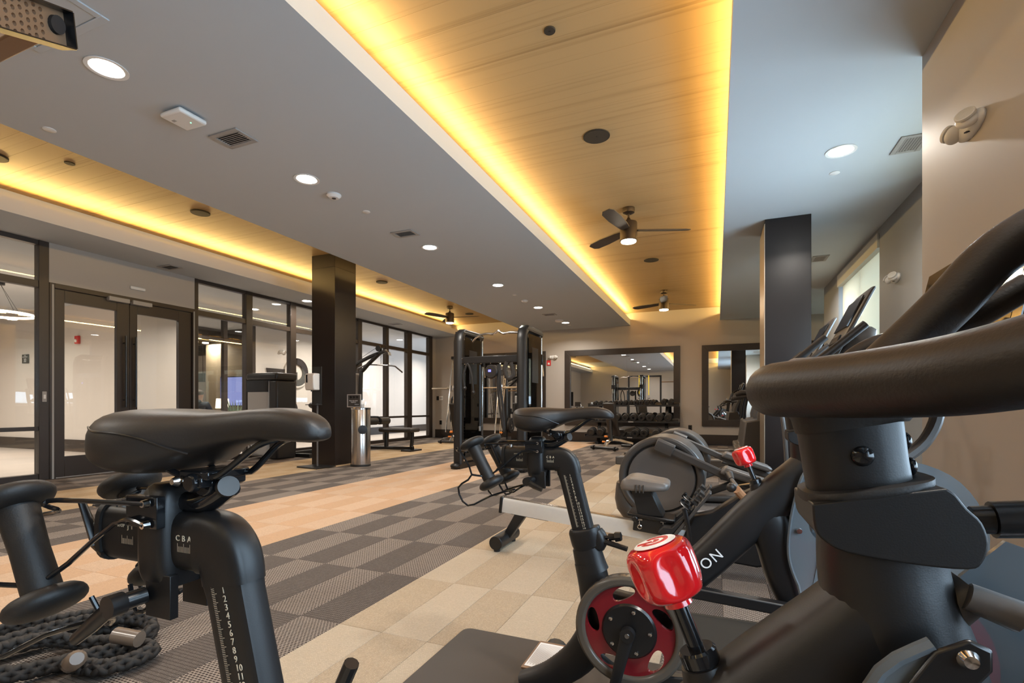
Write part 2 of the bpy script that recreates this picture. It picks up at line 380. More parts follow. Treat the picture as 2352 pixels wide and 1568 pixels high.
# ---- baseboards
t = MB(); t.bx(-7.7, 3.0, 12.728, 12.75, 0, .235); struct(t, 'baseboard_back', 'dark_wood', bev=.003)
t = MB(); t.bx(1.095, 1.115, -4, 3.6, 0, .155); t.bx(1.095, 1.9, 3.6, 3.62, 0, .155); t.bx(1.71, 1.73, 3.62, 9.9, 0, .155); struct(t, 'baseboard_right', 'dark_wood', bev=.003)
t = MB(); t.bx(1.078, 1.098, -4, 3.6, .150, .168); struct(t, 'trim_2', 'grey_plastic')
# ---- windows of the right wall: frame, panes, sill, roller blind
def window(n, x, y0, y1, z0, z1, drop, inset=.10, blind=True):
    f = MB(); xx = x + inset
    for (a, b, c, d) in ((y0, y1, z0, z0 + .05), (y0, y1, z1 - .05, z1), (y0, y0 + .05, z0 + .05, z1 - .05), (y1 - .05, y1, z0 + .05, z1 - .05), ((y0 + y1) / 2 - .025, (y0 + y1) / 2 + .025, z0 + .05, z1 - .05)): f.bx(xx, xx + .05, a, b, c, d)
    fr = struct(f, 'window_%d' % n, 'white_plastic')
    for k in (0, 1):
        p = MB(); a = y0 + .05 + k * ((y1 - y0) / 2 - .025); b = a + (y1 - y0) / 2 - .075
        p.bx(xx + .02, xx + .028, a, b, z0 + .05, z1 - .05); p.build('pane', 'pane_glass', fr)
    s = MB(); s.bx(x - .03, xx, y0, y1, z0 - .03, z0); s.build('sill', 'white_plastic', fr, bev=.004)
    if blind:
        v = MB(); v.bx(x - .02, x + .07, y0 + .01, y1 - .01, z1 - .17, z1); bl = v.build('roller_blind', 'white_plastic'); bl.data.materials[0] = MAT['blind_fabric']
        tag(bl, 'cream roller blind pulled down in ' + ('the window beside the emergency light pier' if n == 2 else 'the window next to the wall bump' if n == 1 else 'the far recessed bay window'), 'blind', 'roller blinds')
        k = max(1, round((y1 - y0) / 1.0)); st = (y1 - y0 - .1) / k
        for i in range(k):
            q = MB(); ya = y0 + .05 + i * st; q.bx(x + .045, x + .048, ya + .006, ya + st - .006, drop, z1 - .15); q.build('cloth_panel', 'roller_blind', bl)
        q = MB(); q.bx(x + .035, x + .058, y0 + .05, y1 - .05, drop - .02, drop + .01); q.build('bottom_bar', 'white_plastic', bl)
window(1, 1.73, 3.72, 5.38, .95, 2.80, 1.9)
window(2, 1.73, 6.86, 8.92, .95, 2.90, 1.32)
window(3, 3.0, 10.2, 12.5, .95, 2.75, 1.0)
window(4, 1.16, -1.4, 2.36, .62, 2.62, 0, blind=False)
# balcony railing outside
rl = thing('balcony_railing', 'pale slatted balcony railing outside the right wall windows', 'railing', (2.5, 6.5, 0))
q = MB(); q.bx(-.03, .03, -3.2, 3.2, .98, 1.04); q.bx(-.02, .02, -3.2, 3.2, .1, .14); q.build('rail', 'white_plastic', rl)
q = MB(); q.bx(-.012, .012, -.012, .012, .14, .98); b0 = q.build('baluster', 'white_plastic', rl); b0.location = (0, -3.15, 0)
for i in range(1, 50):
    c = b0.copy(); COL.objects.link(c); c.location = (0, -3.15 + i * .128, 0)
# ---- columns
t = MB(); t.bx(-5.88, -5.42, 6.02, 6.50, 0, ZT); t.bx(-5.882, -5.418, 6.018, 6.502, 3.06, 3.066); struct(t, 'column_1', 'column_paint', bev=.004)['label'] = 'dark brown square column rising into the lit tray'
t = MB(); t.bx(.494, .935, 6.08, 6.66, 0, ZC); struct(t, 'column_2', 'column_paint', bev=.004)
t = MB(); t.bx(.486, .494, 6.075, 6.66, 0, ZC - .05); struct(t, 'trim_3', 'brass_steel')
# ---- glazed partition on the left: dark frame bars, panes, double door
G = -7.75
def partition(n, ys, ztop, rails, first=True):
    f = MB()
    for (a, b) in ys: f.bx(G - .055, G + .055, a, b, 0, ztop)
    for i in range(len(ys) - 1):
        for (z0, z1) in rails: f.bx(G - .045, G + .045, ys[i][1], ys[i + 1][0], z0, z1)
    fr = struct(f, 'window_%d' % n, 'aluminium_dark', bev=.003)
    zs = sorted(rails)
    for i in range(len(ys) - 1):
        for k in range(len(zs) - 1):
            p = MB(); p.bx(G - .004, G + .004, ys[i][1], ys[i + 1][0], zs[k][1], zs[k + 1][0]); p.build('pane', 'pane_glass', fr)
    return fr
RL = [(0, .075), (.61, .66), (2.375, 2.46), (2.90, 2.956)]
partition(5, [(.40, .50), (1.9, 2.0), (3.43, 3.53)], ZC, RL)
partition(6, [(5.40, 5.46), (6.34, 6.47), (7.33, 7.47), (8.30, 8.43), (9.31, 9.45), (10.37, 10.48), (11.30, 11.52), (12.40, 12.58)], ZC, RL)
# door
f = MB(); f.bx(G - .06, G + .06, 3.53, 3.585, 0, 2.46); f.bx(G - .06, G + .06, 5.365, 5.40, 0, 2.46); f.bx(G - .06, G + .06, 3.585, 5.365, 2.40, 2.46)
door = struct(f, 'door_1', 'aluminium_dark', bev=.003)
for (a, b, ga, gb, hy) in ((3.595, 4.458, 3.70, 4.30, 4.385), (4.464, 5.355, 4.565, 5.16, 4.515)):
    l = MB(); l.bx(G - .03, G + .03, a, ga, .012, 2.395); l.bx(G - .03, G + .03, gb, b, .012, 2.395); l.bx(G - .03, G + .03, ga, gb, .012, .27); l.bx(G - .03, G + .03, ga, gb, 2.24, 2.395)
    lf = l.build('door_leaf', 'aluminium_dark', door, bev=.003)
    p = MB(); p.bx(G - .004, G + .004, ga, gb, .27, 2.24); p.build('pane', 'pane_glass', lf)
    h = MB(); h.tube([(G + .085, hy, .90), (G + .085, hy, 1.90)], .014, 10); h.cyl((G + .03, hy, 1.0), (G + .085, hy, 1.0), .009); h.cyl((G + .03, hy, 1.8), (G + .085, hy, 1.8), .009); h.build('pull_handle', 'black_satin', lf)
    c = MB(); yc = 4.30 if a < 4 else 4.60; c.bx(G + .03, G + .10, yc - .13, yc + .13, 2.36, 2.42); c.build('door_closer', 'pale_grey', lf, bev=.006)
e = MB(); e.bx(G + .055, G + .066, 3.552, 3.574, .0, 2.44); e.bx(G + .055, G + .066, 5.374, 5.392, 0, 2.42); e.bx(G + .03, G + .05, 3.60, 5.36, .002, .012); e.build('edge_seal', 'pale_grey', door)
# ================================================================== CORRIDOR AND LOBBY BEYOND THE GLASS
w = MB(); w.bx(-17, -7.85, -3, 18, -.08, 0); struct(w, 'floor_lobby', 'lobby_floor')
w = MB(); w.bx(-17, -7.82, -3, 18, ZC, ZC + .1); struct(w, 'ceiling_lobby', 'ceiling_paint')
w = MB(); w.bx(-16.5, -10.15, 5.9, 6.02, 0, ZC); struct(w, 'wall_lobby', 'lobby_paint')
w = MB(); w.bx(-10.27, -10.15, 6.02, 7.12, 0, ZC); w.bx(-10.27, -10.15, 8.62, 18, 0, ZC); struct(w, 'wall_corridor', 'lobby_paint')
w = MB(); w.bx(-10.15, -7.8, 17.8, 18, 0, ZC); struct(w, 'wall_corridor_end', 'lobby_paint')
w = MB(); w.bx(-17, -16.5, -3, 18, 0, ZC); w.bx(-16.5, -10.27, 14.6, 14.7, 0, ZC); w.bx(-16.5, -7.9, -3.1, -3, 0, ZC); struct(w, 'wall_lobby_far', 'lobby_paint')
w = MB(); w.bx(-14.6, -11.8, 10.6, 10.72, 0, ZC); struct(w, 'wall_lobby_partition', 'tan_paper')
t = MB(); t.bx(-16.5, -10.13, 5.88, 5.9, 0, .24); t.bx(-10.15, -10.13, 5.88, 7.12, 0, .24); t.bx(-10.15, -10.13, 8.62, 17.8, 0, .24); struct(t, 'baseboard_lobby', 'dark_wood')
t = MB(); t.bx(-14.5, -10.9, .0, .06, 2.62, ZC); t.bx(-15, -14.94, -.5, 5.8, 2.62, ZC); struct(t, 'trim_4', 'dark_wood')
f = MB()
for (a, b) in ((7.12, 7.19), (7.80, 7.89), (8.52, 8.62)): f.bx(-10.26, -10.16, a, b, 0, ZC)
for (a, b) in ((7.19, 7.80), (7.89, 8.52)):
    for (z0, z1) in ((0, .08), (2.36, 2.43), (2.88, ZC)): f.bx(-10.25, -10.17, a, b, z0, z1)
fr = struct(f, 'window_7', 'aluminium_dark')
for (a, b) in ((7.19, 7.80), (7.89, 8.52)):
    for (z0, z1) in ((.08, 2.36), (2.43, 2.88)): p = MB(); p.bx(-10.215, -10.207, a, b, z0, z1); p.build('pane', 'pane_glass', fr)
# dark beams of the lobby ceiling
for i, (x0, x1, y0, y1) in enumerate(((-16.4, -10.3, 9.4, 9.55), (-16.4, -10.3, 11.4, 11.55), (-12.4, -12.2, 6.1, 14.5))):
    t = MB(); t.bx(x0, x1, y0, y1, 2.62, ZC - .002); struct(t, 'trim_%d' % (5 + i), 'dark_wood')
# ================================================================== CEILING FITTINGS
ORD = ['first', 'second', 'third', 'fourth', 'fifth', 'sixth', 'seventh', 'eighth', 'ninth', 'tenth', 'eleventh', 'twelfth', 'thirteenth', 'fourteenth']
dl0 = None
def downlight(x, y, label, watts=16, z=ZC, group='recessed downlights', r=.085, col=(1, .93, .84)):
    global dl0
    if dl0 is None:
        dl0 = thing('downlight', label, 'downlight', (x, y, z), 0, group)
        t = MB(); t.lathe([(.110, -.001), (.110, -.006), (.088, -.004), (.082, .010), (.082, .012), (.112, .0)], n=28); t.build('trim_ring', 'white_plastic', dl0)
        t = MB(); t.lathe([(.0, -.002), (.083, -.002), (.083, .002), (0, .002)], n=28); t.build('lens', 'lamp_lens', dl0)
    else: dup(dl0, (x, y, z), label, group=group)
    d = bpy.data.lights.new('downlight_beam', 'AREA'); d.shape = 'DISK'; d.size = 2 * r; d.energy = watts; d.color = col; d.spread = R(150)
    o = bpy.data.objects.new('downlight_beam', d); COL.objects.link(o); o.location = (x, y, z - .012)
DY = [1.844, 3.43, 5.507, 7.664, 9.708, 11.733]
for i, y in enumerate(DY):
    downlight(-3.41, y, 'round recessed ceiling downlight, %s from the back wall in the row along the middle soffit' % ORD[5 - i])
downlight(.925, 4.68, 'round recessed downlight in the window side soffit before the dark column')
downlight(.925, .6, 'round recessed downlight in the window side soffit above the bikes')
downlight(-3.41, -.6, 'added unseen round recessed downlight behind the viewpoint in the middle soffit')  # unseen lamp added for light, carrying on the row
downlight(-3.41, -2.6, 'added unseen round recessed downlight farthest behind the viewpoint in the middle soffit')  # unseen lamp added to light the rear half of the room
downlight(.95, 8.6, 'round recessed downlight in the window side soffit behind the dark column')
downlight(-7.35, 7.4, 'round recessed downlight in the soffit along the glass partition', 10)
for i, (x, y) in enumerate(((-9.2, 4.2), (-9.0, 7.6), (-9.0, 10.2), (-9.0, 12.8), (-9.0, 15.4))): downlight(x, y, 'added recessed downlight in the corridor ceiling, %s from the double door' % ORD[i], 31, group='added corridor downlights')  # lamps added to light the corridor; no fixtures known there
for i, (x, y) in enumerate(((-12.2, 3.6), (-11.0, 1.2), (-14.2, 3.4), (-12.0, 8.2), (-11.6, 12.6), (-14.2, 10.5))): downlight(x, y, 'recessed downlight in the lobby ceiling, %s counting inward from the glass' % ORD[i], 36, group='lobby downlights')
# supply vents
v0 = None
def vent(x, y, label, rz=0, w=.29, h=.20):
    global v0
    if v0 is None:
        v0 = thing('air_vent', label, 'vent', (x, y, ZC), rz, 'ceiling air vents')
        t = MB()
        for (a, b, c, d) in ((-w / 2, w / 2, -h / 2, -h / 2 + .035), (-w / 2, w / 2, h / 2 - .035, h / 2), (-w / 2, -w / 2 + .035, -h / 2 + .035, h / 2 - .035), (w / 2 - .035, w / 2, -h / 2 + .035, h / 2 - .035)): t.bx(a, b, c, d, -.010, 0)
        t.build('frame', 'pale_grey', v0, bev=.003)
        t = MB(); t.bx(-w / 2 + .03, w / 2 - .03, -h / 2 + .03, h / 2 - .03, -.002, 0); t.build('backing', 'black_satin', v0)
        for i in range(7):
            t = MB(); t.box((0, 0, 0), (w - .07, .013, .002), (R(22), 0, 0))
            if i == 0: s0 = t.build('slat', 'pale_grey', v0)
            else: s0 = s0.copy(); COL.objects.link(s0)
            s0.location = (0, -h / 2 + .044 + i * (h - .088) / 6, -.006)
    else: dup(v0, (x, y, ZC), label, rz)
vent(-3.406, 2.695, 'square white louvred vent in the middle soffit beside the wireless router')
vent(-3.403, 4.953, 'white louvred vent in the middle soffit before the third downlight')
vent(-3.435, 10.54, 'white louvred vent in the middle soffit near the back wall')
vent(-7.42, 4.83, 'white louvred vent in the soffit above the double door')
vent(-7.38, 10.31, 'white louvred vent in the soffit above the far glass panes')
vent(1.319, 7.961, 'white louvred vent in the window side soffit behind the dark column', R(90))
vent(1.40, 4.75, 'large white louvred vent in the window side soffit beside the wall bump', R(90))
# detectors, sprinklers, router, access panel
t = MB(); t.lathe([(0, 0), (.068, 0), (.068, -.012), (.045, -.034), (.022, -.036), (0, -.036)], (-3.418, 3.783, ZC)); s = t.build('smoke_detector', 'white_plastic'); tag(s, 'white domed smoke detector past the second downlight', 'detector', 'smoke detectors')
q = MB(); q.lathe([(0, 0), (.020, 0), (.020, -.003), (0, -.003)], (-3.418, 3.783, ZC - .036)); q.build('sensor_eye', 'grey_plastic', s)
t = MB(); t.lathe([(0, 0), (.068, 0), (.068, -.012), (.045, -.034), (.022, -.036), (0, -.036)], (-3.426, 8.97, ZC)); tag(t.build('smoke_detector', 'white_plastic'), 'white domed smoke detector past the fourth downlight', 'detector', 'smoke detectors')
for (x, y, l) in ((-3.403, 4.242, 'small flat white sprinkler cover past the domed detector'), (-3.422, 8.444, 'small flat white sprinkler cover past the fourth downlight'), (.96, 5.1, 'small flat white sprinkler cover in the window side soffit'), (-4.558, 2.091, 'small flat sprinkler cover near the edge of the lit tray'), (-3.42, 12.1, 'small flat sprinkler cover nearest the back wall')):
    t = MB(); t.lathe([(0, 0), (.040, 0), (.041, -.004), (.036, -.007), (0, -.008)], (x, y, ZC), n=20); tag(t.build('sprinkler_cover', 'white_plastic'), l, 'sprinkler', 'flat sprinkler covers')
rt = thing('wireless_router', 'white wireless router with a green light on the ceiling', 'router', (-3.456, 2.345, ZC))
t = MB(); t.box((0, 0, -.030), (.21, .20, .034)); t.build('case', 'white_plastic', rt, bev=.015, seg=3)
t = MB(); t.box((0, 0, -.008), (.15, .14, .016)); t.build('bracket', 'grey_plastic', rt)
t = MB(); t.lathe([(0, 0), (.004, 0), (.004, -.002), (0, -.002)], (.03, .03, -.047), n=10); t.build('indicator', 'green_led', rt)
t = MB(); t.box((-.055, -.03, -.0475), (.03, .02, .001)); t.build('logo_mark', 'pale_grey', rt)
t = MB(); t.lathe([(0, 0), (.10, 0), (.10, -.03), (.07, -.045), (0, -.047)], (-3.44, 11.30, ZC)); tag(t.build('access_point', 'white_plastic'), 'round white access point near the last downlight', 'router')
ap = thing('ceiling_hatch', 'square white access hatch in the ceiling behind the drilled plate', 'hatch', (-3.29, 1.30, ZC))
t = MB()
for (a, b, c, d) in ((-.32, .32, -.32, -.28), (-.32, .32, .28, .32), (-.32, -.28, -.28, .28), (.28, .32, -.28, .28)): t.bx(a, b, c, d, -.008, 0)
t.build('frame', 'ceiling_paint', ap, bev=.002)
t = MB(); t.bx(-.275, .275, -.275, .275, -.004, 0); t.build('hatch_door', 'ceiling_paint', ap)
# loudspeakers and projector openings in the planked trays
sp0 = None
def speaker(x, y, r, label, dome=False):
    s = thing('ceiling_speaker', label, 'speaker', (x, y, ZT), 0, 'ceiling speakers')
    t = MB(); t.lathe([(0, 0), (r, 0), (r, -.006 if not dome else -.014), (r * .96, -.008 if not dome else -.017), (r * .93, -.006 if not dome else -.014), (0, -.005 if not dome else -.014)], n=32); t.build('rim', 'speaker_black', s)
    t = MB(); t.lathe([(0, -.006), (r * .92, -.007), (r * .92, -.009), (0, -.0085)], n=32) if not dome else t.lathe([(0, -.015), (r * .92, -.015), (r * .92, -.0165), (0, -.0165)], n=32); t.build('grille', 'speaker_black', s)
    t = MB(); t.lathe([(0, -.0085), (.006, -.0085), (.006, -.0105), (0, -.0105)] if not dome else [(0, -.0165), (.006, -.0165), (.006, -.019), (0, -.019)], n=10); t.build('badge', 'black_satin', s)
speaker(-.967, 2.97, .037, 'small black round opening in the oak tray, nearest the viewer')
speaker(-.968, 4.29, .117, 'large black round speaker in the oak tray between the small opening and the fan')
speaker(-.968, 8.26, .117, 'black round speaker in the oak tray between the two fans')
speaker(-5.80, 4.14, .105, 'round speaker in the tray near the glass partition, before the column', True)
speaker(-5.80, 2.82, .042, 'small round opening in the tray near the glass partition')
speaker(-5.86, 7.76, .105, 'round speaker in the tray near the glass partition, just past the column', True)
speaker(-5.81, 11.27, .105, 'round speaker past the fan in the tray near the glass partition', True)
speaker(-6.30, 2.45, .12, 'round speaker at the frame edge in the tray near the glass partition', True)
# ceiling fans, blades at rest
def fan(x, y, label, rz):
    f = thing('ceiling_fan', label, 'fan', (x, y, ZT), rz, 'ceiling fans')
    t = MB(); t.lathe([(0, 0), (.072, 0), (.074, -.03), (.070, -.055), (.05, -.066), (.03, -.07), (0, -.07)], n=28); t.build('canopy', 'fan_bronze', f)
    t = MB(); t.cyl((0, 0, -.06), (0, 0, -.15), .012); t.lathe([(.012, -.11), (.022, -.125), (.032, -.15), (.0, -.15)], n=16); t.build('downrod', 'fan_bronze', f)
    t = MB(); t.lathe([(0, -.145), (.04, -.148), (.096, -.170), (.101, -.18), (.101, -.385), (.094, -.392), (0, -.392)], n=32); t.build('motor_housing', 'fan_bronze', f)
    t = MB(); t.lathe([(.088, -.391), (.086, -.405), (.05, -.412), (0, -.414), (0, -.391)], n=28); t.build('light_lens', 'fan_lens', f)
    for k in range(3):
        a = k * 2 * math.pi / 3; q = Matrix.Rotation(a, 3, 'Z'); t = MB(); secs = []
        for (rr, hw, th) in ((.10, .045, .008), (.20, .060, .007), (.45, .075, .006), (.66, .070, .005), (.72, .040, .004)):
            secs.append([q @ Vector((rr, sy * hw, -.265 + sy * hw * .22 + sz * th)) for sy, sz in ((-1, -1), (1, -1), (1, 1), (-1, 1))])
        t.loft(secs); t.build('blade', 'blade_wood', f, bev=.002)
    d = bpy.data.lights.new('fan_lamp', 'AREA'); d.shape = 'DISK'; d.size = .17; d.energy = 9; d.color = (1, .84, .62)
    o = bpy.data.objects.new('fan_lamp', d); COL.objects.link(o); o.location = (x, y, ZT - .425)
fan(-.966, 6.0, 'bronze three blade ceiling fan with a lit lens in the oak tray, nearer one', R(20))
fan(-.985, 10.52, 'bronze three blade ceiling fan with a lit lens nearest the back wall mirrors', R(35))
fan(-5.807, 10.26, 'bronze three blade ceiling fan in the tray near the glass partition', R(10))
# ================================================================== WALL FITTINGS
def elight(loc, face, label):
    e = thing('emergency_light', label, 'emergency light', loc, face, 'twin head emergency lights')      # local -x points into the room
    t = MB(); t.ell((-.012, 0, 0), (.040, .15, .062), 24, 10); t.build('body', 'white_plastic', e)
    e.scale = (.84, .84, .84)
    for s in (-1, 1):
        M = (0, R(-58), R(-48 * s))
        t = MB(); t.ell((-.058, .085 * s, .0), (.052, .055, .035), 20, 10, M); h = t.build('lamp_head', 'white_plastic', e)
        q = Euler(M).to_matrix(); t = MB(); t.lathe([(0, .030), (.040, .030), (.044, .036), (.040, .044), (0, .047)], n=24, M=q); o = t.build('lens', 'lens_clear', h); o.location = (-.058, .085 * s, 0)
        t = MB(); t.lathe([(.038, .032), (.047, .030), (.047, .042), (.041, .044)], n=24, M=q); o = t.build('bezel', 'white_plastic', h); o.location = (-.058, .085 * s, 0)
    t = MB(); t.box((-.040, -.03, -.045), (.02, .028, .006), (R(12), 0, 0)); t.build('button', 'navy_cloth', e)
elight((1.115, 2.97, 2.225), 0, 'white twin head emergency light on the near wall bump')
elight((1.73, 6.268, 2.24), 0, 'white twin head emergency light on the grey pier between two windows')
elight((-4.04, 12.745, 2.227), R(90), 'white twin head emergency light on the back wall beside the large mirror')
elight((2.99, 10.9, 2.3), 0, 'white twin head emergency light in the far window bay')
def plate(name, loc, size, m, label, cat, extra=None):   # flat wall device on the back wall, facing -y
    p = thing(name, label, cat, loc)
    t = MB(); t.box((0, -.006, 0), (size[0], .012, size[1])); t.build('cover_plate', m, p, bev=.003)
    for (x, z, w, h, mm) in extra or []:
        t = MB(); t.box((x, -.0135, z), (w, .004, h)); t.build('insert', mm, p)
    return p
plate('fire_alarm', (-4.17, 12.75, 2.08), (.115, .15), 'red_alarm', 'red fire alarm strobe beneath the back wall emergency light', 'alarm', [(0, -.02, .05, .05, 'white_plastic')])
plate('outlet', (-.583, 12.75, .395), (.085, .125), 'black_satin', 'black outlet on the back wall between the two mirrors', 'outlet', [(0, .025, .04, .035, 'black_gloss'), (0, -.025, .04, .035, 'black_gloss')])
plate('outlet', (-7.52, 12.75, .435), (.075, .12), 'black_satin', 'black outlet low on the back wall near the corner', 'outlet', [(0, .025, .04, .035, 'black_gloss'), (0, -.025, .04, .035, 'black_gloss')])
plate('wall_switch', (-7.62, 12.75, 1.154), (.075, .12), 'black_satin', 'black switch plate beside the white one near the corner', 'switch', [(0, 0, .035, .07, 'black_gloss')])
plate('wall_switch', (-7.50, 12.75, 1.154), (.12, .12), 'white_plastic', 'white double switch plate on the back wall near the corner', 'switch', [(-.025, 0, .03, .06, 'pale_grey'), (.025, 0, .03, .06, 'pale_grey')])
d = thing('motion_sensor', 'small white motion sensor bar above the double door', 'sensor', (-7.70, 4.55, 2.60))
t = MB(); t.box((.015, 0, 0), (.03, .20, .045)); t.build('case', 'white_plastic', d, bev=.012, seg=3)
d = thing('door_reader', 'narrow pale key reader on the frame beside the double door', 'reader', (-7.695, 3.478, 1.03))
t = MB(); t.box((.006, 0, 0), (.012, .045, .13)); t.build('cover_plate', 'pale_grey', d, bev=.003)
t = MB(); t.box((.014, 0, .0), (.006, .022, .05)); t.build('insert', 'white_plastic', d)
# ---- framed mirrors on the back wall
def mirror(x0, x1, z0, z1, label, seams=()):
    m = thing('wall_mirror', label, 'mirror', ((x0 + x1) / 2, 12.75, z0), 0)
    w = (x1 - x0) / 2; h = z1 - z0; b = .15
    for name, poly in (('frame_bar', [(-w, 0), (w, 0), (w - b, b), (-w + b, b)]), ('frame_bar', [(-w, h), (-w + b, h - b), (w - b, h - b), (w, h)]), ('frame_bar', [(-w, 0), (-w + b, b), (-w + b, h - b), (-w, h)]), ('frame_bar', [(w, 0), (w, h), (w - b, h - b), (w - b, b)])):
        t = MB(); t.prism(poly, -.045, 0); t.build(name, 'dark_wood', m, bev=.003)
    xs = [-w + b] + [s - (x0 + x1) / 2 for s in seams] + [w - b]
    for i in range(len(xs) - 1):
        t = MB(); t.bx(xs[i] + (.0015 if i else 0), xs[i + 1], -.012, -.006, b, h - b); t.build('mirror_pane', 'mirror', m)
mirror(-3.72, -.813, .42, 2.385, 'wide dark framed mirror behind the dumbbell rack', (-2.1,))
mirror(-.318, 1.25, .44, 2.37, 'dark framed mirror partly hidden by the dark column')
mirror(-6.35, -4.256, .44, 2.40, 'dark framed mirror behind the cable machine')
mirror(1.45, 2.9, .44, 2.37, 'dark framed mirror in the far window bay')
# ================================================================== THINGS BEYOND THE GLASS
s = thing('occupancy_sign', 'black sign reading 33 on the lobby wall', 'sign', (-13.73, 5.9, 1.93))
t = MB(); t.box((0, -.01, 0), (.24, .02, .19)); t.build('plate', 'black_satin', s)
text('sign_text', '33', .105, (0, -.0215, -.035), (R(90), 0, 0), 'white_print', s); text('sign_text', 'MAX\nOCCUPANCY', .032, (0, -.0215, .055), (R(90), 0, 0), 'white_print', s)
s = thing('fire_alarm', 'red fire alarm strobe on the lobby wall seen through the door', 'alarm', (-11.82, 5.9, 2.24))
t = MB(); t.box((0, -.025, 0), (.115, .05, .16)); t.build('body', 'red_alarm', s, bev=.008)
t = MB(); t.ell((0, -.055, -.02), (.032, .02, .035)); t.build('strobe', 'white_plastic', s)
pr = thing('ring_pendant', 'glowing ring pendant lamp hanging in the lobby', 'lamp', (-10.9, 4.35, 2.43))
t = MB(); n = 48; t.loft([[Vector(((.42 + .012 * math.cos(a)) * math.cos(2 * math.pi * i / n), (.42 + .012 * math.cos(a)) * math.sin(2 * math.pi * i / n), .02 * math.sin(a))) for a in (0, 1.57, 3.14, 4.71)] for i in range(n)], False, 0, True); t.build('ring', 'ring_glow', pr)
for k in range(3):
    a = k * 2.094; t = MB(); t.tube([(.42 * math.cos(a), .42 * math.sin(a), .02), (0, 0, .5)], .003, 6); t.build('cable', 'black_satin', pr)
t = MB(); t.lathe([(0, .525), (.06, .525), (.06, .48), (0, .48)]); t.build('canopy', 'black_satin', pr)
# wall art of the corridor: thick round and angular shapes
art = thing('wall_art', 'abstract wall sculpture of black and cream cut shapes in the corridor', 'art', (-10.15, 9.85, 1.80))
t = MB(); q = [Vector((0, .36 * math.cos(a), .36 * math.sin(a))) for a in [2 * math.pi * i / 40 for i in range(40)]]
secs = []
for (r, x) in ((.40, .001), (.40, .05), (.365, .05), (.365, .001)): secs.append([(x, r * math.cos(2 * math.pi * i / 40), r * math.sin(2 * math.pi * i / 40)) for i in range(40)])
t.loft(secs, False, 0, True); t.build('ring', 'lobby_paint', art)
poly = [(.0, .40)] + [(.40 * math.sin(a), .40 * math.cos(a)) for a in [i * math.pi / 16 for i in range(17)]] + [(0, -.40)] + [(.2 * math.sin(a), .2 * math.cos(a) + .0) for a in [math.pi - i * math.pi / 12 for i in range(13)]]
t = MB(); t.prism(poly, .005, .04, 'X'); t.build('half_ring', 'aluminium_dark', art)
poly = [(-.95, .05), (-.35, .05), (-.35, -.6)] + [(-.35 - .6 * math.sin(i * math.pi / 16) * .6, -.6 - .12 * math.sin(i * math.pi / 8)) for i in range(9)] + [(-.80, -.65)]
t = MB(); t.prism(poly, .005, .03, 'X'); t.build('angular_shape', 'aluminium_dark', art)
poly = [(-.36, .0), (.0, .0), (0, -.40), (-.36, -.30)]; t = MB(); t.prism(poly, .006, .045, 'X'); t.build('block', 'aluminium_dark', art)
poly = [(-.30 + .33 * math.cos(i * math.pi / 12), -1.0 + .33 * math.sin(i * math.pi / 12)) for i in range(24)]; t = MB(); t.prism(poly, .005, .03, 'X'); t.build('round_shape', 'aluminium_dark', art)
elight((-10.15, 9.42, 2.29), R(180), 'white twin head emergency light on the corridor wall above the art')
# lobby: seated person, desk lamp, chair, screen, table, plant
ch = thing('lounge_chair', 'pale slatted back chair in the lobby under the seated person', 'chair', (-11.55, 8.2, 0), R(20))
t = MB(); t.box((0, 0, .44), (.5, .48, .05)); t.build('seat', 'chair_pale', ch, bev=.01)
t = MB(); t.box((0, -.24, .80), (.48, .03, .10)); t.box((0, -.235, .66), (.48, .025, .06)); t.build('backrest', 'chair_pale', ch, bev=.006)
for sx in (-.22, .22):
    for sy in (-.22, .2):
        t = MB(); t.cyl((sx, sy, 0), (sx, sy - (.02 if sy < 0 else 0), .84 if sy < 0 else .43), .018, .016, 8); t.build('leg', 'chair_pale', ch)
def skin(name, joints, bones, m, parent=None):
    me = bpy.data.meshes.new(name); me.from_pydata([j[0] for j in joints], bones, []); me.materials.append(MAT[m])
    o = bpy.data.objects.new(name, me); COL.objects.link(o)
    if parent: o.parent = parent
    k = o.modifiers.new('skin', 'SKIN'); k.use_smooth_shade = True
    for i, j in enumerate(joints): me.skin_vertices[0].data[i].radius = (j[1], j[2] if len(j) > 2 else j[1]); me.skin_vertices[0].data[i].use_root = (i == 0)
    s = o.modifiers.new('sub', 'SUBSURF'); s.levels = 2; s.render_levels = 2
    return o
pe = thing('person', 'person in a navy hooded jacket sitting with back turned in the lobby', 'person', (-11.55, 8.22, 0), R(20))
J = [((0, 0, .52), .15, .11), ((0, -.01, .70), .14, .10), ((0, -.01, .90), .16, .10), ((0, .0, 1.02), .07, .07), ((0, .02, 1.09), .052), ((0, .03, 1.17), .078, .088), ((0, .03, 1.25), .065, .075),
     ((.17, 0, .97), .065), ((.24, .08, .74), .05), ((.14, .30, .70), .038), ((.10, .38, .71), .03), ((-.17, 0, .97), .065), ((-.24, .08, .74), .05), ((-.14, .30, .70), .038), ((-.10, .38, .71), .03),
     ((.10, .06, .52), .085), ((.12, .44, .53), .065), ((.12, .46, .10), .045), ((.12, .58, .05), .04), ((-.10, .06, .52), .085), ((-.12, .44, .53), .065), ((-.12, .46, .10), .045), ((-.12, .58, .05), .04)]
body = skin('body', J, [(0, 1), (1, 2), (2, 3), (3, 4), (4, 5), (5, 6), (2, 7), (7, 8), (8, 9), (9, 10), (2, 11), (11, 12), (12, 13), (13, 14), (0, 15), (15, 16), (16, 17), (17, 18), (0, 19), (19, 20), (20, 21), (21, 22)], 'skin', pe)
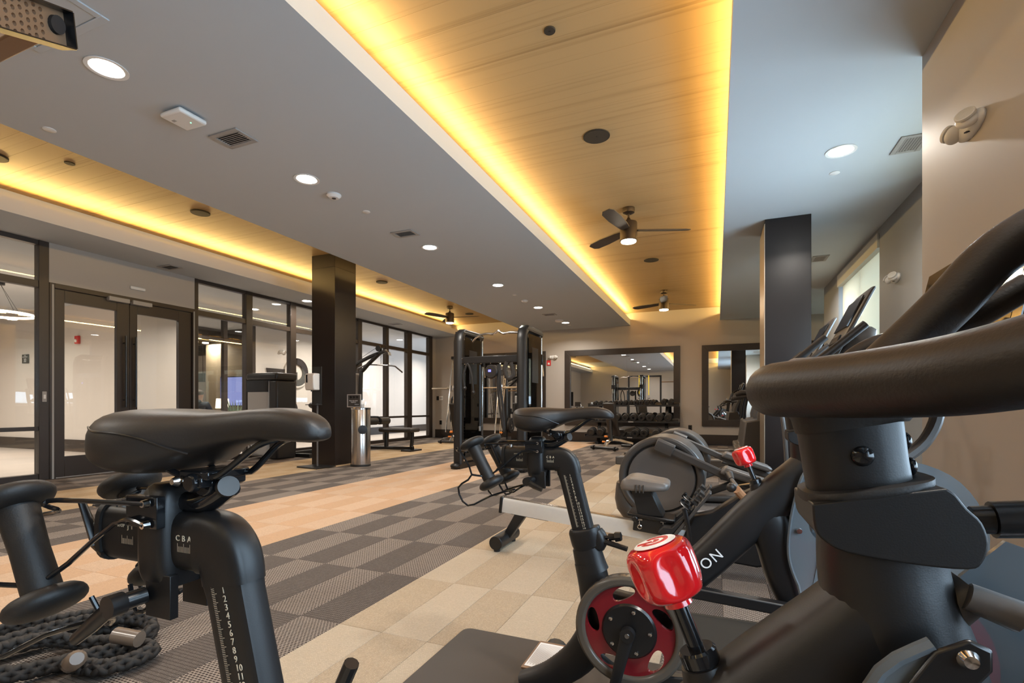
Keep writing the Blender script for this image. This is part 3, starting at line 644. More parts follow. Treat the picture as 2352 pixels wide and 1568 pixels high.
JJ = [((0, -.005, .50), .165, .125), ((0, -.015, .70), .155, .115), ((0, -.015, .90), .175, .115), ((0, -.03, 1.01), .10, .085), ((.185, 0, .96), .078), ((.25, .08, .74), .062), ((.15, .28, .70), .048), ((-.185, 0, .96), .078), ((-.25, .08, .74), .062), ((-.15, .28, .70), .048)]
skin('jacket', JJ, [(0, 1), (1, 2), (2, 3), (2, 4), (4, 5), (5, 6), (2, 7), (7, 8), (8, 9)], 'navy_cloth', pe)
t = MB(); t.ell((0, -.075, 1.02), (.10, .06, .055)); t.build('hood', 'navy_cloth', pe)
t = MB(); t.ell((0, .015, 1.235), (.080, .090, .075), 18, 10); t.build('hair', 'short_hair', pe)
TR = [((.11, .06, .52), .10), ((.125, .44, .53), .08), ((.12, .46, .12), .06), ((-.11, .06, .52), .10), ((-.125, .44, .53), .08), ((-.12, .46, .12), .06), ((0, .02, .52), .13)]
skin('trousers', [TR[6]] + TR[:6], [(0, 1), (1, 2), (2, 3), (0, 4), (4, 5), (5, 6)], 'black_rubber', pe)
for s in (-1, 1): t = MB(); t.ell((.12 * s, .56, .045), (.05, .12, .045)); t.build('shoe', 'black_satin', pe)
tb = thing('side_table', 'low table with a lit lamp in the lobby', 'table', (-12.30, 9.50, 0))
t = MB(); t.bx(-.35, .35, -.3, .3, .56, .60); t.build('tabletop', 'dark_wood', tb)
for sx in (-.3, .3):
    for sy in (-.25, .25): t = MB(); t.bx(sx - .02, sx + .02, sy - .02, sy + .02, 0, .56); t.build('leg', 'dark_wood', tb)
lp = thing('table_lamp', 'lit drum shade table lamp in the lobby', 'lamp', (-12.38, 9.46, .60))
t = MB(); t.lathe([(0, 0), (.08, 0), (.08, .02), (.02, .03), (.045, .10), (.02, .20), (.012, .30), (0, .30)]); t.build('base', 'chair_pale', lp)
t = MB(); t.lathe([(.15, .26), (.17, .26), (.15, .52), (.13, .52), (.15, .28)]); t.build('lamp_shade', 'lamp_shade', lp)
tv = thing('television', 'bluish lit screen on the tan lobby partition', 'television', (-13.15, 10.592, 1.16))
t = MB(); t.bx(-.75, .75, -.05, 0, -.25, .65); t.build('case', 'black_satin', tv, bev=.006)
t = MB(); t.bx(-.72, .72, -.056, -.05, -.22, .62); t.build('screen', 'tv_picture', tv)
pl = thing('potted_plant', 'leafy plant in a terracotta pot in the lobby', 'plant', (-11.25, 8.95, 0))
t = MB(); t.lathe([(0, 0), (.13, 0), (.18, .42), (.16, .42), (.14, .36), (0, .36)]); t.build('pot', 'terracotta', pl)
for k in range(9):
    a = k * .7; t = MB(); t.loft([[(.02 * math.cos(a), .02 * math.sin(a), .36), (.03 * math.cos(a), .03 * math.sin(a), .365), (.02 * math.cos(a + .4), .02 * math.sin(a + .4), .36)], [(.12 * math.cos(a - .25), .12 * math.sin(a - .25), .75), (.15 * math.cos(a), .15 * math.sin(a), .74), (.12 * math.cos(a + .25), .12 * math.sin(a + .25), .75)], [(.2 * math.cos(a), .2 * math.sin(a), 1.02 + .03 * (k % 3)), (.205 * math.cos(a), .205 * math.sin(a), 1.02), (.2 * math.cos(a + .02), .2 * math.sin(a + .02), 1.02)]]); t.build('leaf', 'plant_green', pl)
cab = thing('reception_sign', 'dark hanging sign board in the lobby', 'sign', (-13.6, 9.6, 1.72)); t = MB(); t.bx(-.3, .3, -.04, .04, -.12, .12); t.build('board', 'dark_wood', cab)
for s in (-.25, .25): t = MB(); t.cyl((s, 0, .12), (s, 0, 1.236), .006, None, 6); t.build('rod', 'black_satin', cab)
# ================================================================== FREE STANDING THINGS IN THE MIDDLE OF THE ROOM
# hand sanitiser stand before the left column
s = thing('sanitiser_stand', 'black sanitiser stand with a white dispenser before the square column', 'dispenser', (-5.50, 5.74, 0), R(-8))
t = MB(); t.box((-.02, 0, .016), (.46, .34, .012)); t.prism([(-.25, 0), (.21, 0), (.19, .02), (-.23, .02)], -.175, -.165); t.build('base_plate', 'black_powder', s, bev=.004)
t = MB(); t.tube([(0, 0, .02), (0, 0, .95)], .014, 10); t.build('pole', 'mid_grey', s)
t = MB(); t.bx(-.10, .09, .0, .012, .93, 1.50); t.build('back_plate', 'black_powder', s, bev=.003)
t = MB(); t.box((-.005, -.06, .935), (.22, .13, .012)); t.build('drip_tray', 'black_powder', s, bev=.004)
t = MB(); t.loft([[(-.14, -.0, z), (.06, 0, z), (.06, -dy, z), (-.14, -dy, z)] for z, dy in ((1.15, .10), (1.19, .115), (1.36, .12), (1.40, .10))]); d = t.build('dispenser', 'white_plastic', s, bev=.015, seg=3)
t = MB(); t.box((-.085, -.118, 1.32), (.035, .012, .12)); t.build('level_window', 'black_gloss', d, bev=.005)
t = MB(); t.cyl((-.04, -.07, 1.13), (-.04, -.07, 1.155), .012, None, 10); t.build('nozzle', 'grey_plastic', d)
# stainless bin with wipes, sign on top
b = thing('waste_bin', 'tall stainless steel wipe bin beside the square column', 'bin', (-5.03, 6.14, 0))
t = MB(); t.lathe([(0, .02), (.146, .02), (.146, .87), (.140, .885), (0, .885)], n=40); t.build('body', 'brushed_steel', b)
t = MB(); t.lathe([(0, 0), (.150, 0), (.150, .03), (.146, .035), (0, .035)], n=40); t.build('base_ring', 'black_rubber', b)
t = MB(); t.lathe([(.140, .86), (.151, .862), (.151, .885), (.144, .893), (.120, .895), (.120, .886)], n=40); t.build('lid_rim', 'chrome', b)
M = Matrix.Rotation(R(57), 3, 'Z'); t = MB(); t.lathe([(0, -.138), (.07, -.138), (.066, -.152), (0, -.154)], (0, 0, .56), 'Y', 24, M=Matrix.Rotation(R(52), 3, 'Z')); t.build('flap', 'black_satin', b)
t = MB(); t.loft([[(.03, -.02, .89), (.06, .0, .89), (.04, .03, .89)], [(.04, -.03, .94), (.07, -.01, .95), (.05, .03, .94)], [(.02, -.02, 1.0), (.03, 0, 1.01), (.02, .01, 1.0)]]); t.build('wipe_tissue', 'white_plastic', b)
g = thing('sign_frame', 'small framed notice standing on the steel bin', 'sign', (-5.12, 6.10, .896))
t = MB()
for (a, c, d_, e_) in ((-.13, .13, 0, .014), (-.13, .13, .186, .20), (-.13, -.116, .014, .186), (.116, .13, .014, .186)): t.bx(a, c, -.008, .008, d_, e_)
t.build('frame', 'pale_grey', g, bev=.002)
t = MB(); t.bx(-.116, .116, -.003, .003, .014, .186); t.build('card', 'grey_plastic', g)
text('notice_text', 'Please wipe down\nequipment', .022, (-.01, -.004, .09), (R(90), 0, 0), 'white_print', g); text('notice_text', 'Thank you', .018, (.05, -.004, .045), (R(90), 0, 0), 'white_print', g)
for x in (-.06, .0, .06): t = MB(); t.lathe([(0, -.005), (.02, -.005), (.02, -.003), (0, -.003)], (x, 0, .155), 'Y', 14); t.build('pictogram', 'black_satin', g)
# selectorised leg machine with a shrouded weight tower by the glass
k = thing('leg_machine', 'selectorised leg machine with tall grey shrouded tower by the glass', 'exercise machine', (-7.25, 6.45, 0))
t = MB(); t.prism([(-.36, -.18), (.16, -.18), (.16, .26), (-.36, .26)], .04, 1.36, 'Z'); t.build('weight_shroud', 'pale_grey', k, bev=.05, seg=3)
t = MB(); t.prism([(-.37, -.19), (.36, -.19), (.36, .27), (-.37, .27)], 1.36, 1.49, 'Z'); t.build('tower_cap', 'black_powder', k, bev=.04, seg=3)
t = MB(); t.prism([(.16, -.17), (.35, -.17), (.35, .25), (.16, .25)], .0, 1.36, 'Z'); t.build('tower_post', 'black_powder', k, bev=.03)
t = MB(); t.prism([(-.35, -.17), (.15, -.17), (.15, -.184), (-.35, -.184)], 1.16, 1.36, 'Z'); t.build('placard', 'black_satin', k)
t = MB(); t.bx(.17, .26, .25, 1.75, .03, .10); t.bx(-.2, .75, 1.6, 1.7, .0, .07); t.bx(-.1, .6, .30, .38, 0, .07); t.build('base_frame', 'black_powder', k, bev=.008)
t = MB(); t.bx(.16, .24, .9, 1.0, .1, .5); t.tube([(.2, 1.35, .1), (.2, 1.35, .55), (.24, 1.1, .95)], .04, 8, sm=3); t.build('upright', 'black_powder', k)
t = MB(); t.box((.22, 1.05, .53), (.44, .46, .09)); t.build('seat', 'black_pad', k, bev=.03, seg=3)
t = MB(); t.box((.22, 1.32, .80), (.40, .09, .50), (R(-14), 0, 0)); t.build('backrest', 'black_pad', k, bev=.03, seg=3)
t = MB(); t.cyl((.0, .62, .30), (.46, .62, .30), .06, None, 14); t.build('roller_pad', 'black_pad', k)
for x, y in ((.60, 1.2), (.66, .78)): t = MB(); t.cyl((x - .07, y, .50), (x, y, .92), .013, None, 8); h = t.build('handle', 'black_satin', k); t = MB(); t.lathe([(0, .90), (.016, .90), (.03, .97), (0, .972)], (x, y, 0), n=12); t.build('yellow_knob', 'orange_plastic', h)
t = MB(); t.ell((.30, .75, .93), (.14, .10, .07)); t.build('head_pad', 'black_pad', k)
# lat pulldown
L = thing('lat_pulldown', 'black lat pulldown machine with angled bar behind the steel bin', 'exercise machine', (-6.4, 8.6, 0))
t = MB(); t.prism([(-1.05, -.16), (-.70, -.16), (-.70, .16), (-1.05, .16)], .0, 1.62, 'Z'); t.build('weight_tower', 'pale_grey', L, bev=.04, seg=3)
t = MB(); t.tube([(-.64, 0, .04), (-.64, 0, 1.48), (-.56, 0, 1.70), (-.16, 0, 2.02)], .045, 8, sm=4, ry=.035, power=.6); t.build('mast', 'black_powder', L)
t = MB(); t.tube([(-.80, 0, 1.50), (-.78, 0, 1.78), (-.40, 0, 1.96), (.02, 0, 2.07)], .045, 8, sm=4, ry=.035, power=.6); t.build('top_arm', 'black_powder', L)
t = MB(); t.lathe([(0, -.03), (.065, -.03), (.055, -.008), (.055, .008), (.065, .03), (0, .03)], (-.17, 0, 2.13), 'Y', 20); t.build('pulley_wheel', 'black_satin', L)
t = MB(); t.prism([(-.03, 2.10), (.09, 2.04), (.11, 1.97), (.03, 2.0)], -.05, .05); t.build('pulley_guard', 'aluminium_dark', L)
t = MB(); t.tube([(-.82, 0, 1.85), (-.17, .02, 2.19)], .004, 6); t.build('cable', 'black_satin', L)
for i in range(7): t = MB(); t.tube([(-.115 + .006 * math.cos(q), .008 * math.sin(q) * (i % 2), 1.98 - i * .032 + .017 * math.sin(q)) for q in [j * 1.05 for j in range(7)]], .003, 5); t.build('chain_link', 'grey_plastic', L)
t = MB(); t.tube([(-.72, 0, 1.72), (-.50, 0, 1.80), (-.30, 0, 1.79), (.16, 0, 1.755), (.24, 0, 1.74), (.42, 0, 1.61)], .015, 10); lb = t.build('pull_bar', 'aluminium_dark', L)
t = MB(); t.tube([(-.20, 0, 1.787), (.06, 0, 1.767)], .017, 10); t.build('steel_grip', 'brushed_steel', lb)
t = MB(); t.box((.34, 0, .425), (.80, .36, .085)); t.build('seat', 'black_pad', L, bev=.035, seg=3)
t = MB(); t.tube([(.02, 0, .07), (.02, 0, .38)], .04, 8, power=.6); t.tube([(-.9, 0, .05), (.55, 0, .05), (.64, 0, .10), (.66, 0, .38)], .035, 8, sm=3, power=.6); t.bx(.52, .76, -.2, .2, 0, .03); t.bx(-.95, -.88, -.3, .3, 0, .05); t.build('base_frame', 'black_powder', L)
t = MB(); t.box((-.42, 0, .67), (.44, .06, .07)); t.box((-.60, 0, .75), (.1, .05, .16)); t.build('thigh_bracket', 'black_powder', L)
for y in (-.20, .20):
    t = MB(); t.cyl((-.20, y - .15, .60), (-.20, y + .15, .60), .075, None, 18); r_ = t.build('roller_pad', 'black_pad', L)
    t = MB(); t.cyl((-.20, y - .158, .60), (-.20, y - .15, .60), .045, None, 16); t.build('end_cap', 'chrome', r_)
# cable machine with two towers
F = thing('cable_machine', 'black twin tower cable machine with chrome pull up bar', 'exercise machine', (-3.0, 6.45, 0))
def tower(sx):
    x0 = sx * .50
    t = MB(); lp = [(.0, .0), (.0, 1.86), (.03, 1.96), (.10, 2.01), (.62, 2.01), (.70, 1.99)]
    t.tube([(x0, y, z) for y, z in lp], .05, 8, ry=.07, power=.5); t.tube([(x0, .62, 2.0), (x0, .62, .05)], .03, 8, ry=.06, power=.5); t.build('tower_frame', 'black_powder', F)
    t = MB(); t.bx(x0 - .075, x0 + .075, -.10, .80, 0, .07); t.ell((x0, -.11, .045), (.075, .06, .045)); t.build('foot', 'black_powder', F)
    for q in (-1, 1): t = MB(); t.bx(x0 + q * .074, x0 + q * .080, .05, .59, .10, 1.93); t.build('smoked_shield', 'smoked_shield', F)
    for y in (.20, .42): t = MB(); t.cyl((x0, y, .08), (x0, y, 1.95), .012, None, 10); t.build('guide_rod', 'chrome', F)
    for i in range(14): t = MB(); t.bx(x0 - .055, x0 + .055, .10, .52, .12 + i * .045, .16 + i * .045); t.build('weight_plate', 'black_satin', F, bev=.003)
    t = MB(); t.box((x0, .31, 1.05), (.04, .3, .04)); t.tube([(x0, .31, 1.05), (x0 + .02, .20, .12)], .012, 6); t.build('lever', 'mid_grey', F)
    for dx in (-.035, .035): t = MB(); t.cyl((x0 + dx, .72, .06), (x0 + dx, .72, 1.99), .016, None, 12); t.build('column_rod', 'chrome', F)
    t = MB(); t.box((x0, .73, 1.62), (.13, .09, .16)); c = t.build('carriage', 'black_satin', F, bev=.01)
    t = MB(); t.cyl((x0, .76, 1.60), (x0, .86, 1.57), .03, .02, 10); t.build('pulley_head', 'black_satin', c)
    t = MB(); t.tube([(x0, .86, 1.56), (x0 + .01, .87, 1.45), (x0 + .02, .86, 1.38)], .01, 8); t.build('carabiner', 'chrome', c)
    t = MB(); t.bx(x0 - .07, x0 + .07, .02, .72, 1.985, 2.012); t.build('tower_cap', 'black_powder', F, bev=.008)
    t = MB(); t.box((x0 + .081, .31, 1.5), (.003, .26, .5)); t.build('placard', 'black_satin', F)
tower(-1); tower(1)
for a_, b_ in ((1.53, 1.63), (.34, .42)): t = MB(); t.bx(-.45, .45, -.03, .03, a_, b_); t.build('crossbar', 'black_powder', F, bev=.008)
t = MB(); t.tube([(-.45, .30, 1.86), (-.36, .30, 1.96), (-.20, .30, 2.0), (-.08, .30, 1.99), (0, .30, 2.03), (.08, .30, 1.99), (.20, .30, 2.0), (.36, .30, 1.98), (.45, .30, 1.93)], .017, 10, sm=3); t.build('pull_up_bar', 'chrome', F)
t = MB(); t.cyl((-.40, -.03, 1.60), (-.40, -.09, 1.60), .008, None, 6)
for x in (-.36, -.22, -.10, .05, .18, .30): t.cyl((x, -.03, 1.53), (x, -.08, 1.52), .007, None, 6)
t.build('hook_row', 'chrome', F)
def hung(name, label, cat): return thing(name, label, cat, (-3.0, 6.45, 0), 0, 'attachments hanging on the cable machine')
a = hung('tricep_rope', 'black rope attachment hanging from the cable machine crossbar', 'attachment')
t = MB(); t.tube([(-.36, -.08, 1.18), (-.37, -.09, 1.35), (-.31, -.085, 1.52), (-.24, -.09, 1.35), (-.22, -.08, 1.12)], .016, 8, sm=5); t.build('rope', 'rope_black', a)
for x, z in ((-.36, 1.17), (-.22, 1.11)): t = MB(); t.ell((x, -.08, z), (.028, .028, .03)); t.build('knob', 'black_satin', a)
a = hung('straight_bar', 'long black bar hanging vertically from the cable machine', 'attachment')
t = MB(); t.cyl((-.12, -.07, .62), (-.12, -.07, 1.50), .019, None, 10); t.build('bar', 'black_satin', a); t = MB(); t.cyl((-.12, -.07, .56), (-.12, -.07, .63), .022, None, 10); t.build('end_sleeve', 'chrome', a)
a = hung('round_pad', 'round black pad with a blue badge on the cable machine crossbar', 'attachment')
t = MB(); t.lathe([(0, -.12), (.085, -.12), (.10, -.10), (.10, -.07), (.09, -.06), (0, -.06)], (.07, 0, 1.40), 'Y', 24); t.build('pad', 'black_pad', a); t = MB(); t.box((.055, -.122, 1.41), (.04, .004, .03)); t.build('badge', 'blue_badge_glow', a)
a = hung('ankle_strap', 'looped black strap hanging beside the round pad', 'attachment')
t = MB(); t.tube([(.17, -.08, 1.50), (.17, -.09, 1.2), (.20, -.09, .9), (.26, -.085, .55), (.24, -.08, .9), (.20, -.08, 1.2), (.19, -.08, 1.5)], .004, 6, ry=.018, sm=3); t.build('strap', 'black_rubber', a)
a = hung('padded_handle', 'wide black padded cuff hanging near the smoked tower', 'attachment')
t = MB(); t.tube([(.30, -.08, 1.53), (.27, -.09, 1.42), (.33, -.10, 1.30), (.40, -.09, 1.36), (.36, -.08, 1.52)], .007, 6, ry=.03, sm=4); t.build('cuff', 'black_pad', a)
# smith machine
S = thing('smith_machine', 'smith rack with chrome rods and barbell by the back wall', 'exercise machine', (-5.75, 11.6, 0))
for sx in (-1, 1):
    x = sx * .70
    t = MB(); t.bx(x - .04, x + .04, .20, .30, .05, 2.22); t.build('upright', 'black_powder', S, bev=.006)
    t = MB(); t.tube([(x - .05, -.32, .24), (x - .05 + .12 * 0, .06, 2.16)], .018, 10); t.build('guide_rod', 'chrome', S)
    t = MB()
    for q in (-.022, .022): t.tube([(x + .07 + q, -.26, .22), (x + .07 + q, .07, 1.95)], .007, 6, ry=.01)
    for i in range(13): z = .26 + i * .135; t.box((x + .07, -.25 + (z - .26) * .19, z), (.045, .012, .03))
    t.build('slotted_strip', 'brass_steel', S)
    t = MB(); t.cyl((x + .07, -.29, .26), (x + .13, -.29, .26), .022, None, 10); t.build('safety_stop', 'orange_plastic', S)
    t = MB(); t.bx(x - .05, x + .03, -.46, .55, .04, .11); t.prism([(x - .09, 0), (x + .07, 0), (x + .03, .09), (x - .05, .09)], -.54, -.44); t.build('foot', 'mid_grey', S, bev=.008)
    t = MB(); t.box((x, -.085, 1.385), (.08, .07, .16)); t.build('bearing', 'chrome', S, bev=.01)
t = MB(); t.bx(-.78, .78, .0, .3, 2.16, 2.24); t.build('crossbar', 'black_powder', S, bev=.008); t = MB(); t.bx(-.7, .7, .40, .48, .06, .12); t.build('crossbar', 'black_powder', S, bev=.008)
t = MB(); t.tube([(-1.30, -.09, 1.385), (1.30, -.09, 1.385)], .016, 12); b = t.build('bar', 'brass_steel', S)
for sx in (-1, 1): t = MB(); t.cyl((sx * .84, -.09, 1.385), (sx * 1.3, -.09, 1.385), .025, None, 14); t.cyl((sx * .82, -.09, 1.385), (sx * .85, -.09, 1.385), .045, None, 14); t.build('bar_sleeve', 'brass_steel', b)
def disc(name, x, y, z, r, th, label, loc):
    p = thing(name, label, 'weight plate', loc, 0, 'stored weight plates'); t = MB(); t.lathe([(.03, -th), (r * .55, -th * .6), (r * .60, -th), (r, -th), (r, th), (r * .6, th), (r * .55, th * .6), (.03, th)], (x, y, z), 'X', 28); t.build('plate', 'black_rubber', p)
    t = MB(); t.lathe([(0, -th * 1.05), (.03, -th * 1.05), (.03, th * 1.05), (0, th * 1.05)], (x, y, z), 'X', 16); t.build('hub', 'brushed_steel', p)
for i, (z, r) in enumerate(((.62, .21), (1.02, .17), (.42, .19))): disc('weight_plate', 0, 0, 0, r, .03, 'black weight plate stored on the smith rack, %s counting down its post' % ['second', 'first', 'third'][i], (-6.60 if i < 2 else -4.94, 11.92, z))
# adjustable benches
B = thing('weight_bench', 'adjustable black bench with upright backrest before the dumbbell rack', 'bench', (-2.14, 10.20, 0), R(-26))
t = MB(); t.tube([(-.34, 0, .05), (.34, 0, .05)], .03, 10); t.build('foot_bar', 'black_powder', B); t = MB(); t.tube([(-.25, .95, .04), (.25, .95, .04)], .03, 10); t.build('foot_bar', 'black_powder', B)
t = MB(); t.tube([(0, .02, .06), (.0, .10, .16), (.02, .30, .22), (.02, .95, .10)], .035, 8, sm=3, power=.6); t.build('spine', 'chrome', B)
for sx in (-.27, .27): t = MB(); t.lathe([(0, -.015), (.045, -.015), (.045, .015), (0, .015)], (sx, -.01, .05), 'X', 16); t.build('wheel', 'black_rubber', B)
t = MB(); t.box((.06, .17, .64), (.27, .075, .72), (R(16), 0, 0)); t.build('backrest', 'black_pad', B, bev=.025, seg=3)
t = MB(); t.tube([(.12, .08, .20), (.06, .14, .62)], .03, 8, power=.6); t.tube([(.0, .3, .2), (.04, .24, .5)], .025, 8, power=.6); t.build('strut', 'black_powder', B)
t = MB(); t.box((.06, .62, .42), (.29, .42, .075), (R(8), 0, 0)); t.build('seat', 'black_pad', B, bev=.025, seg=3)
t = MB(); t.cyl((-.10, .15, .28), (-.03, .15, .28), .022, None, 10); t.cyl((-.12, .10, .17), (-.04, .10, .17), .02, None, 10); t.build('adjust_knob', 'orange_plastic', B)
dup(B, (-5.95, 10.55, 0), 'adjustable black bench standing under the smith rack bar', 0)
# dumbbell rack and dumbbells
K = thing('dumbbell_rack', 'black three tier dumbbell rack before the wide mirror', 'rack', (-1.88, 12.15, 0))
SH = [(.155, -.16), (.52, .02), (.905, .20)]
for z, dy in SH:
    t = MB(); w = 1.08
    t.prism([(-.16 + dy, z), (-.16 + dy, z + .045), (-.12 + dy, z + .03), (.14 + dy, z + .07), (.17 + dy, z + .11), (.18 + dy, z + .05), (.14 + dy, z + .01)], -w, w, 'X'); sh = t.build('shelf', 'black_powder', K)
    t = MB(); t.box((0, -.163 + dy, z + .022), (.12, .004, .02)); t.build('maker_plate', 'pale_grey', sh)
    for sx in (-1, 1): t = MB(); t.box((sx * (w + .004), dy, z + .05), (.008, .30, .07)); t.build('end_cap', 'mid_grey', sh)
for sx in (-.80, .80): t = MB(); t.tube([(sx, -.25, .03), (sx, .30, .03)], .035, 8, power=.6); t.tube([(sx, -.08, .05), (sx, .26, .98)], .04, 8, power=.6); t.build('upright', 'black_powder', K)
DB = {}
def dumbbell(x, tier, r, i, n, hl=.075):
    z, dy = SH[tier]; y = 12.15 + dy + .0; zz = z + .050 + r * 1.02
    lab = 'black round dumbbell on the %s tier of the rack, %s from the bench end' % (['lowest', 'middle', 'top'][tier], ORD[i])
    key = (tier, r)
    if key in DB: return dup(DB[key], (x, y, zz), lab, group='dumbbells on the %s tier' % ['lowest', 'middle', 'top'][tier])
    d = thing('dumbbell', lab, 'dumbbell', (x, y, zz), 0, 'dumbbells on the %s tier' % ['lowest', 'middle', 'top'][tier]); d.rotation_euler = (R(8), 0, 0); DB[key] = d
    for s in (-1, 1):
        y0 = s * .055; y1 = s * (.055 + hl)
        t = MB(); t.lathe([(0, y0), (r * .8, y0), (r, y0 + s * .012), (r, y1 - s * .012), (r * .86, y1), (0, y1)], (0, 0, 0), 'Y', 20); h = t.build('head', 'black_rubber', d)
        if s < 0:
            t = MB(); t.lathe([(0, y1), (r * .34, y1), (r * .34, y1 - .002), (0, y1 - .002)], (0, 0, 0), 'Y', 14); t.build('end_badge', 'black_gloss', h)
    t = MB(); t.lathe([(0, -.056), (.013, -.056), (.017, 0), (.013, .056), (0, .056)], (0, 0, 0), 'Y', 10); t.build('handle', 'chrome', d); return d
xs = [-2.815, -2.588, -2.285, -2.07, -1.761, -1.558, -1.279, -1.063]
for i, x in enumerate(xs): dumbbell(x, 0, .092, i, 8, .095)
xs = [-2.80, -2.60, -2.42, -2.225, -2.026, -1.83, -1.64, -1.455, -1.235, -1.038]
for i, x in enumerate(xs): dumbbell(x, 1, .085 if i > 4 else .078, i, 10, .085)
xs = [-2.805, -2.685, -2.555, -2.440, -2.31, -2.19, -2.06, -1.935, -1.80, -1.68, -1.545, -1.409, -1.16, -.993]
for i, x in enumerate(xs): dumbbell(x, 2, (.045, .050, .056, .064)[min(3, i // 4)], i, 14, .06)
# ================================================================== CARDIO MACHINES TOWARDS THE WINDOWS
E = thing('elliptical_trainer', 'dark elliptical trainer with large round grey drum, nearer one', 'elliptical trainer', (0, 4.0, 0))
CXE, CZE = -.375, .385
t = MB(); t.ring((CXE, 0, CZE), .25, .305, -.245, .245, 48); t.build('drum_shell', 'grey_plastic', E, bev=.02, seg=3)
t = MB(); t.lathe([(0, -.20), (.255, -.20), (.255, .20), (0, .20)], (CXE, 0, CZE), 'Y', 40); t.build('drum_core', 'black_satin', E)
for s in (-1, 1):
    t = MB(); t.lathe([(0, s * .222), (.17, s * .224), (.18, s * .230), (.235, s * .226), (.243, s * .205), (0, s * .205)], (CXE, 0, CZE), 'Y', 48); t.build('crank_disc', 'mid_grey', E)
t = MB(); t.blade([(-.66, .33, .06, .22), (-.63, .16, .10, .23), (-.50, .06, .07, .24), (-.2, .04, .05, .22), (.3, .06, .06, .14), (.9, .10, .08, .20), (1.10, .07, .06, .26)], k=3); t.build('base_housing', 'grey_plastic', E)
for s in (-1, 1):
    ph_ = 0 if s < 0 else .11; y = s * .275; ph = (-.385, .625) if s < 0 else (-.365, .16)
    t = MB(); t.tube([(ph[0] - .02, y, ph[1] + .01), (ph[0] + .10, y, ph[1] - .04)], .052, 10, ry=.035, power=.8); t.tube([(ph[0], y + .04 * -s, ph[1]), (ph[0], y - s * .06, ph[1])], .03, 10); t.build('crank_cover', 'grey_plastic', E, bev=.004)
    t = MB(); t.tube([(ph[0] + .08, y, ph[1] - .03), (.12, y, .405 if s < 0 else .30), (.62, y, .22)], .029, 8, ry=.022, power=.5); a = t.build('pedal_arm', 'grey_plastic', E)
    t = MB(); t.prism([(.02, .455), (.40, .335), (.44, .36), (.40, .39), (.06, .50)] if s < 0 else [(.02, .34), (.40, .275), (.44, .30), (.40, .33), (.06, .39)], y - .085, y + .085); t.build('foot_plate', 'mid_grey', a, bev=.015)
    t = MB(); t.tube([(.62, y, .22), (.70 - ph_, y, .70), (.64 - ph_, y * 1.02, 1.0), (.56 - ph_, y * 1.05, 1.12), (.60 - ph_, y * 1.08, 1.20), (.86 - ph_, y * 1.08, 1.42)], .02, 10, sm=4); ar = t.build('swing_arm', 'mid_grey', E)
    t = MB(); t.tube([(.585 - ph_, y * 1.08, 1.185), (.70 - ph_, y * 1.08, 1.283), (.862 - ph_, y * 1.08, 1.425)], .026, 12); t.build('grip', 'foam_grip', ar)
    t = MB(); t.cyl((.58 - ph_, y * 1.07, 1.175), (.60 - ph_, y * 1.08, 1.20), .030, None, 12); t.build('collar', 'grey_plastic', ar)
t = MB(); t.blade([(.95, .12, .08, .07), (.95, .6, .06, .06), (.90, 1.0, .055, .055), (.86, 1.22, .06, .06)], k=3); t.build('front_post', 'grey_plastic', E)
t = MB(); t.blade([(.68, 1.165, .018, .16), (.735, 1.27, .018, .20), (.82, 1.45, .018, .235), (.915, 1.645, .016, .235), (.935, 1.665, .008, .22)], k=3, power=.45); cs = t.build('console', 'grey_plastic', E)
t = MB(); t.loft([[(.79 + .0, -.19, 1.43), (.79, .19, 1.43), (.783, .19, 1.433), (.783, -.19, 1.433)], [(.882, -.19, 1.625), (.882, .19, 1.625), (.875, .19, 1.628), (.875, -.19, 1.628)]]); t.build('screen', 'screen_glass', cs)
t = MB(); t.blade([(.78, 1.26, .03, .10), (.90, 1.36, .07, .14), (.95, 1.42, .03, .12)], k=2, power=.5); t.build('console_back', 'mid_grey', cs)
for y in (-.10, .08): t = MB(); t.lathe([(0, 0), (.035, 0), (.038, .05), (.032, .05), (.03, .01), (0, .01)], (.69, y, 1.20), n=14); t.build('cup_holder', 'black_satin', cs)
t = MB(); t.box((.755, 0, 1.36), (.012, .26, .05), (0, R(25), 0)); t.build('keypad', 'black_satin', cs)
t = MB(); t.tube([(.62, -.20, 1.16), (.56, -.16, 1.10), (.55, 0, 1.09), (.56, .16, 1.10), (.62, .20, 1.16)], .016, 8, sm=4); t.build('fixed_handle', 'foam_grip', E)
dup(E, (.02, 5.2, 0), 'dark elliptical trainer with large round grey drum, farther one')
T = thing('treadmill', 'dark treadmill with raised side arms just past the dark column', 'treadmill', (0, 7.35, 0))
t = MB(); t.bx(-1.25, .30, -.26, .26, .17, .20); t.build('running_belt', 'black_rubber', T)
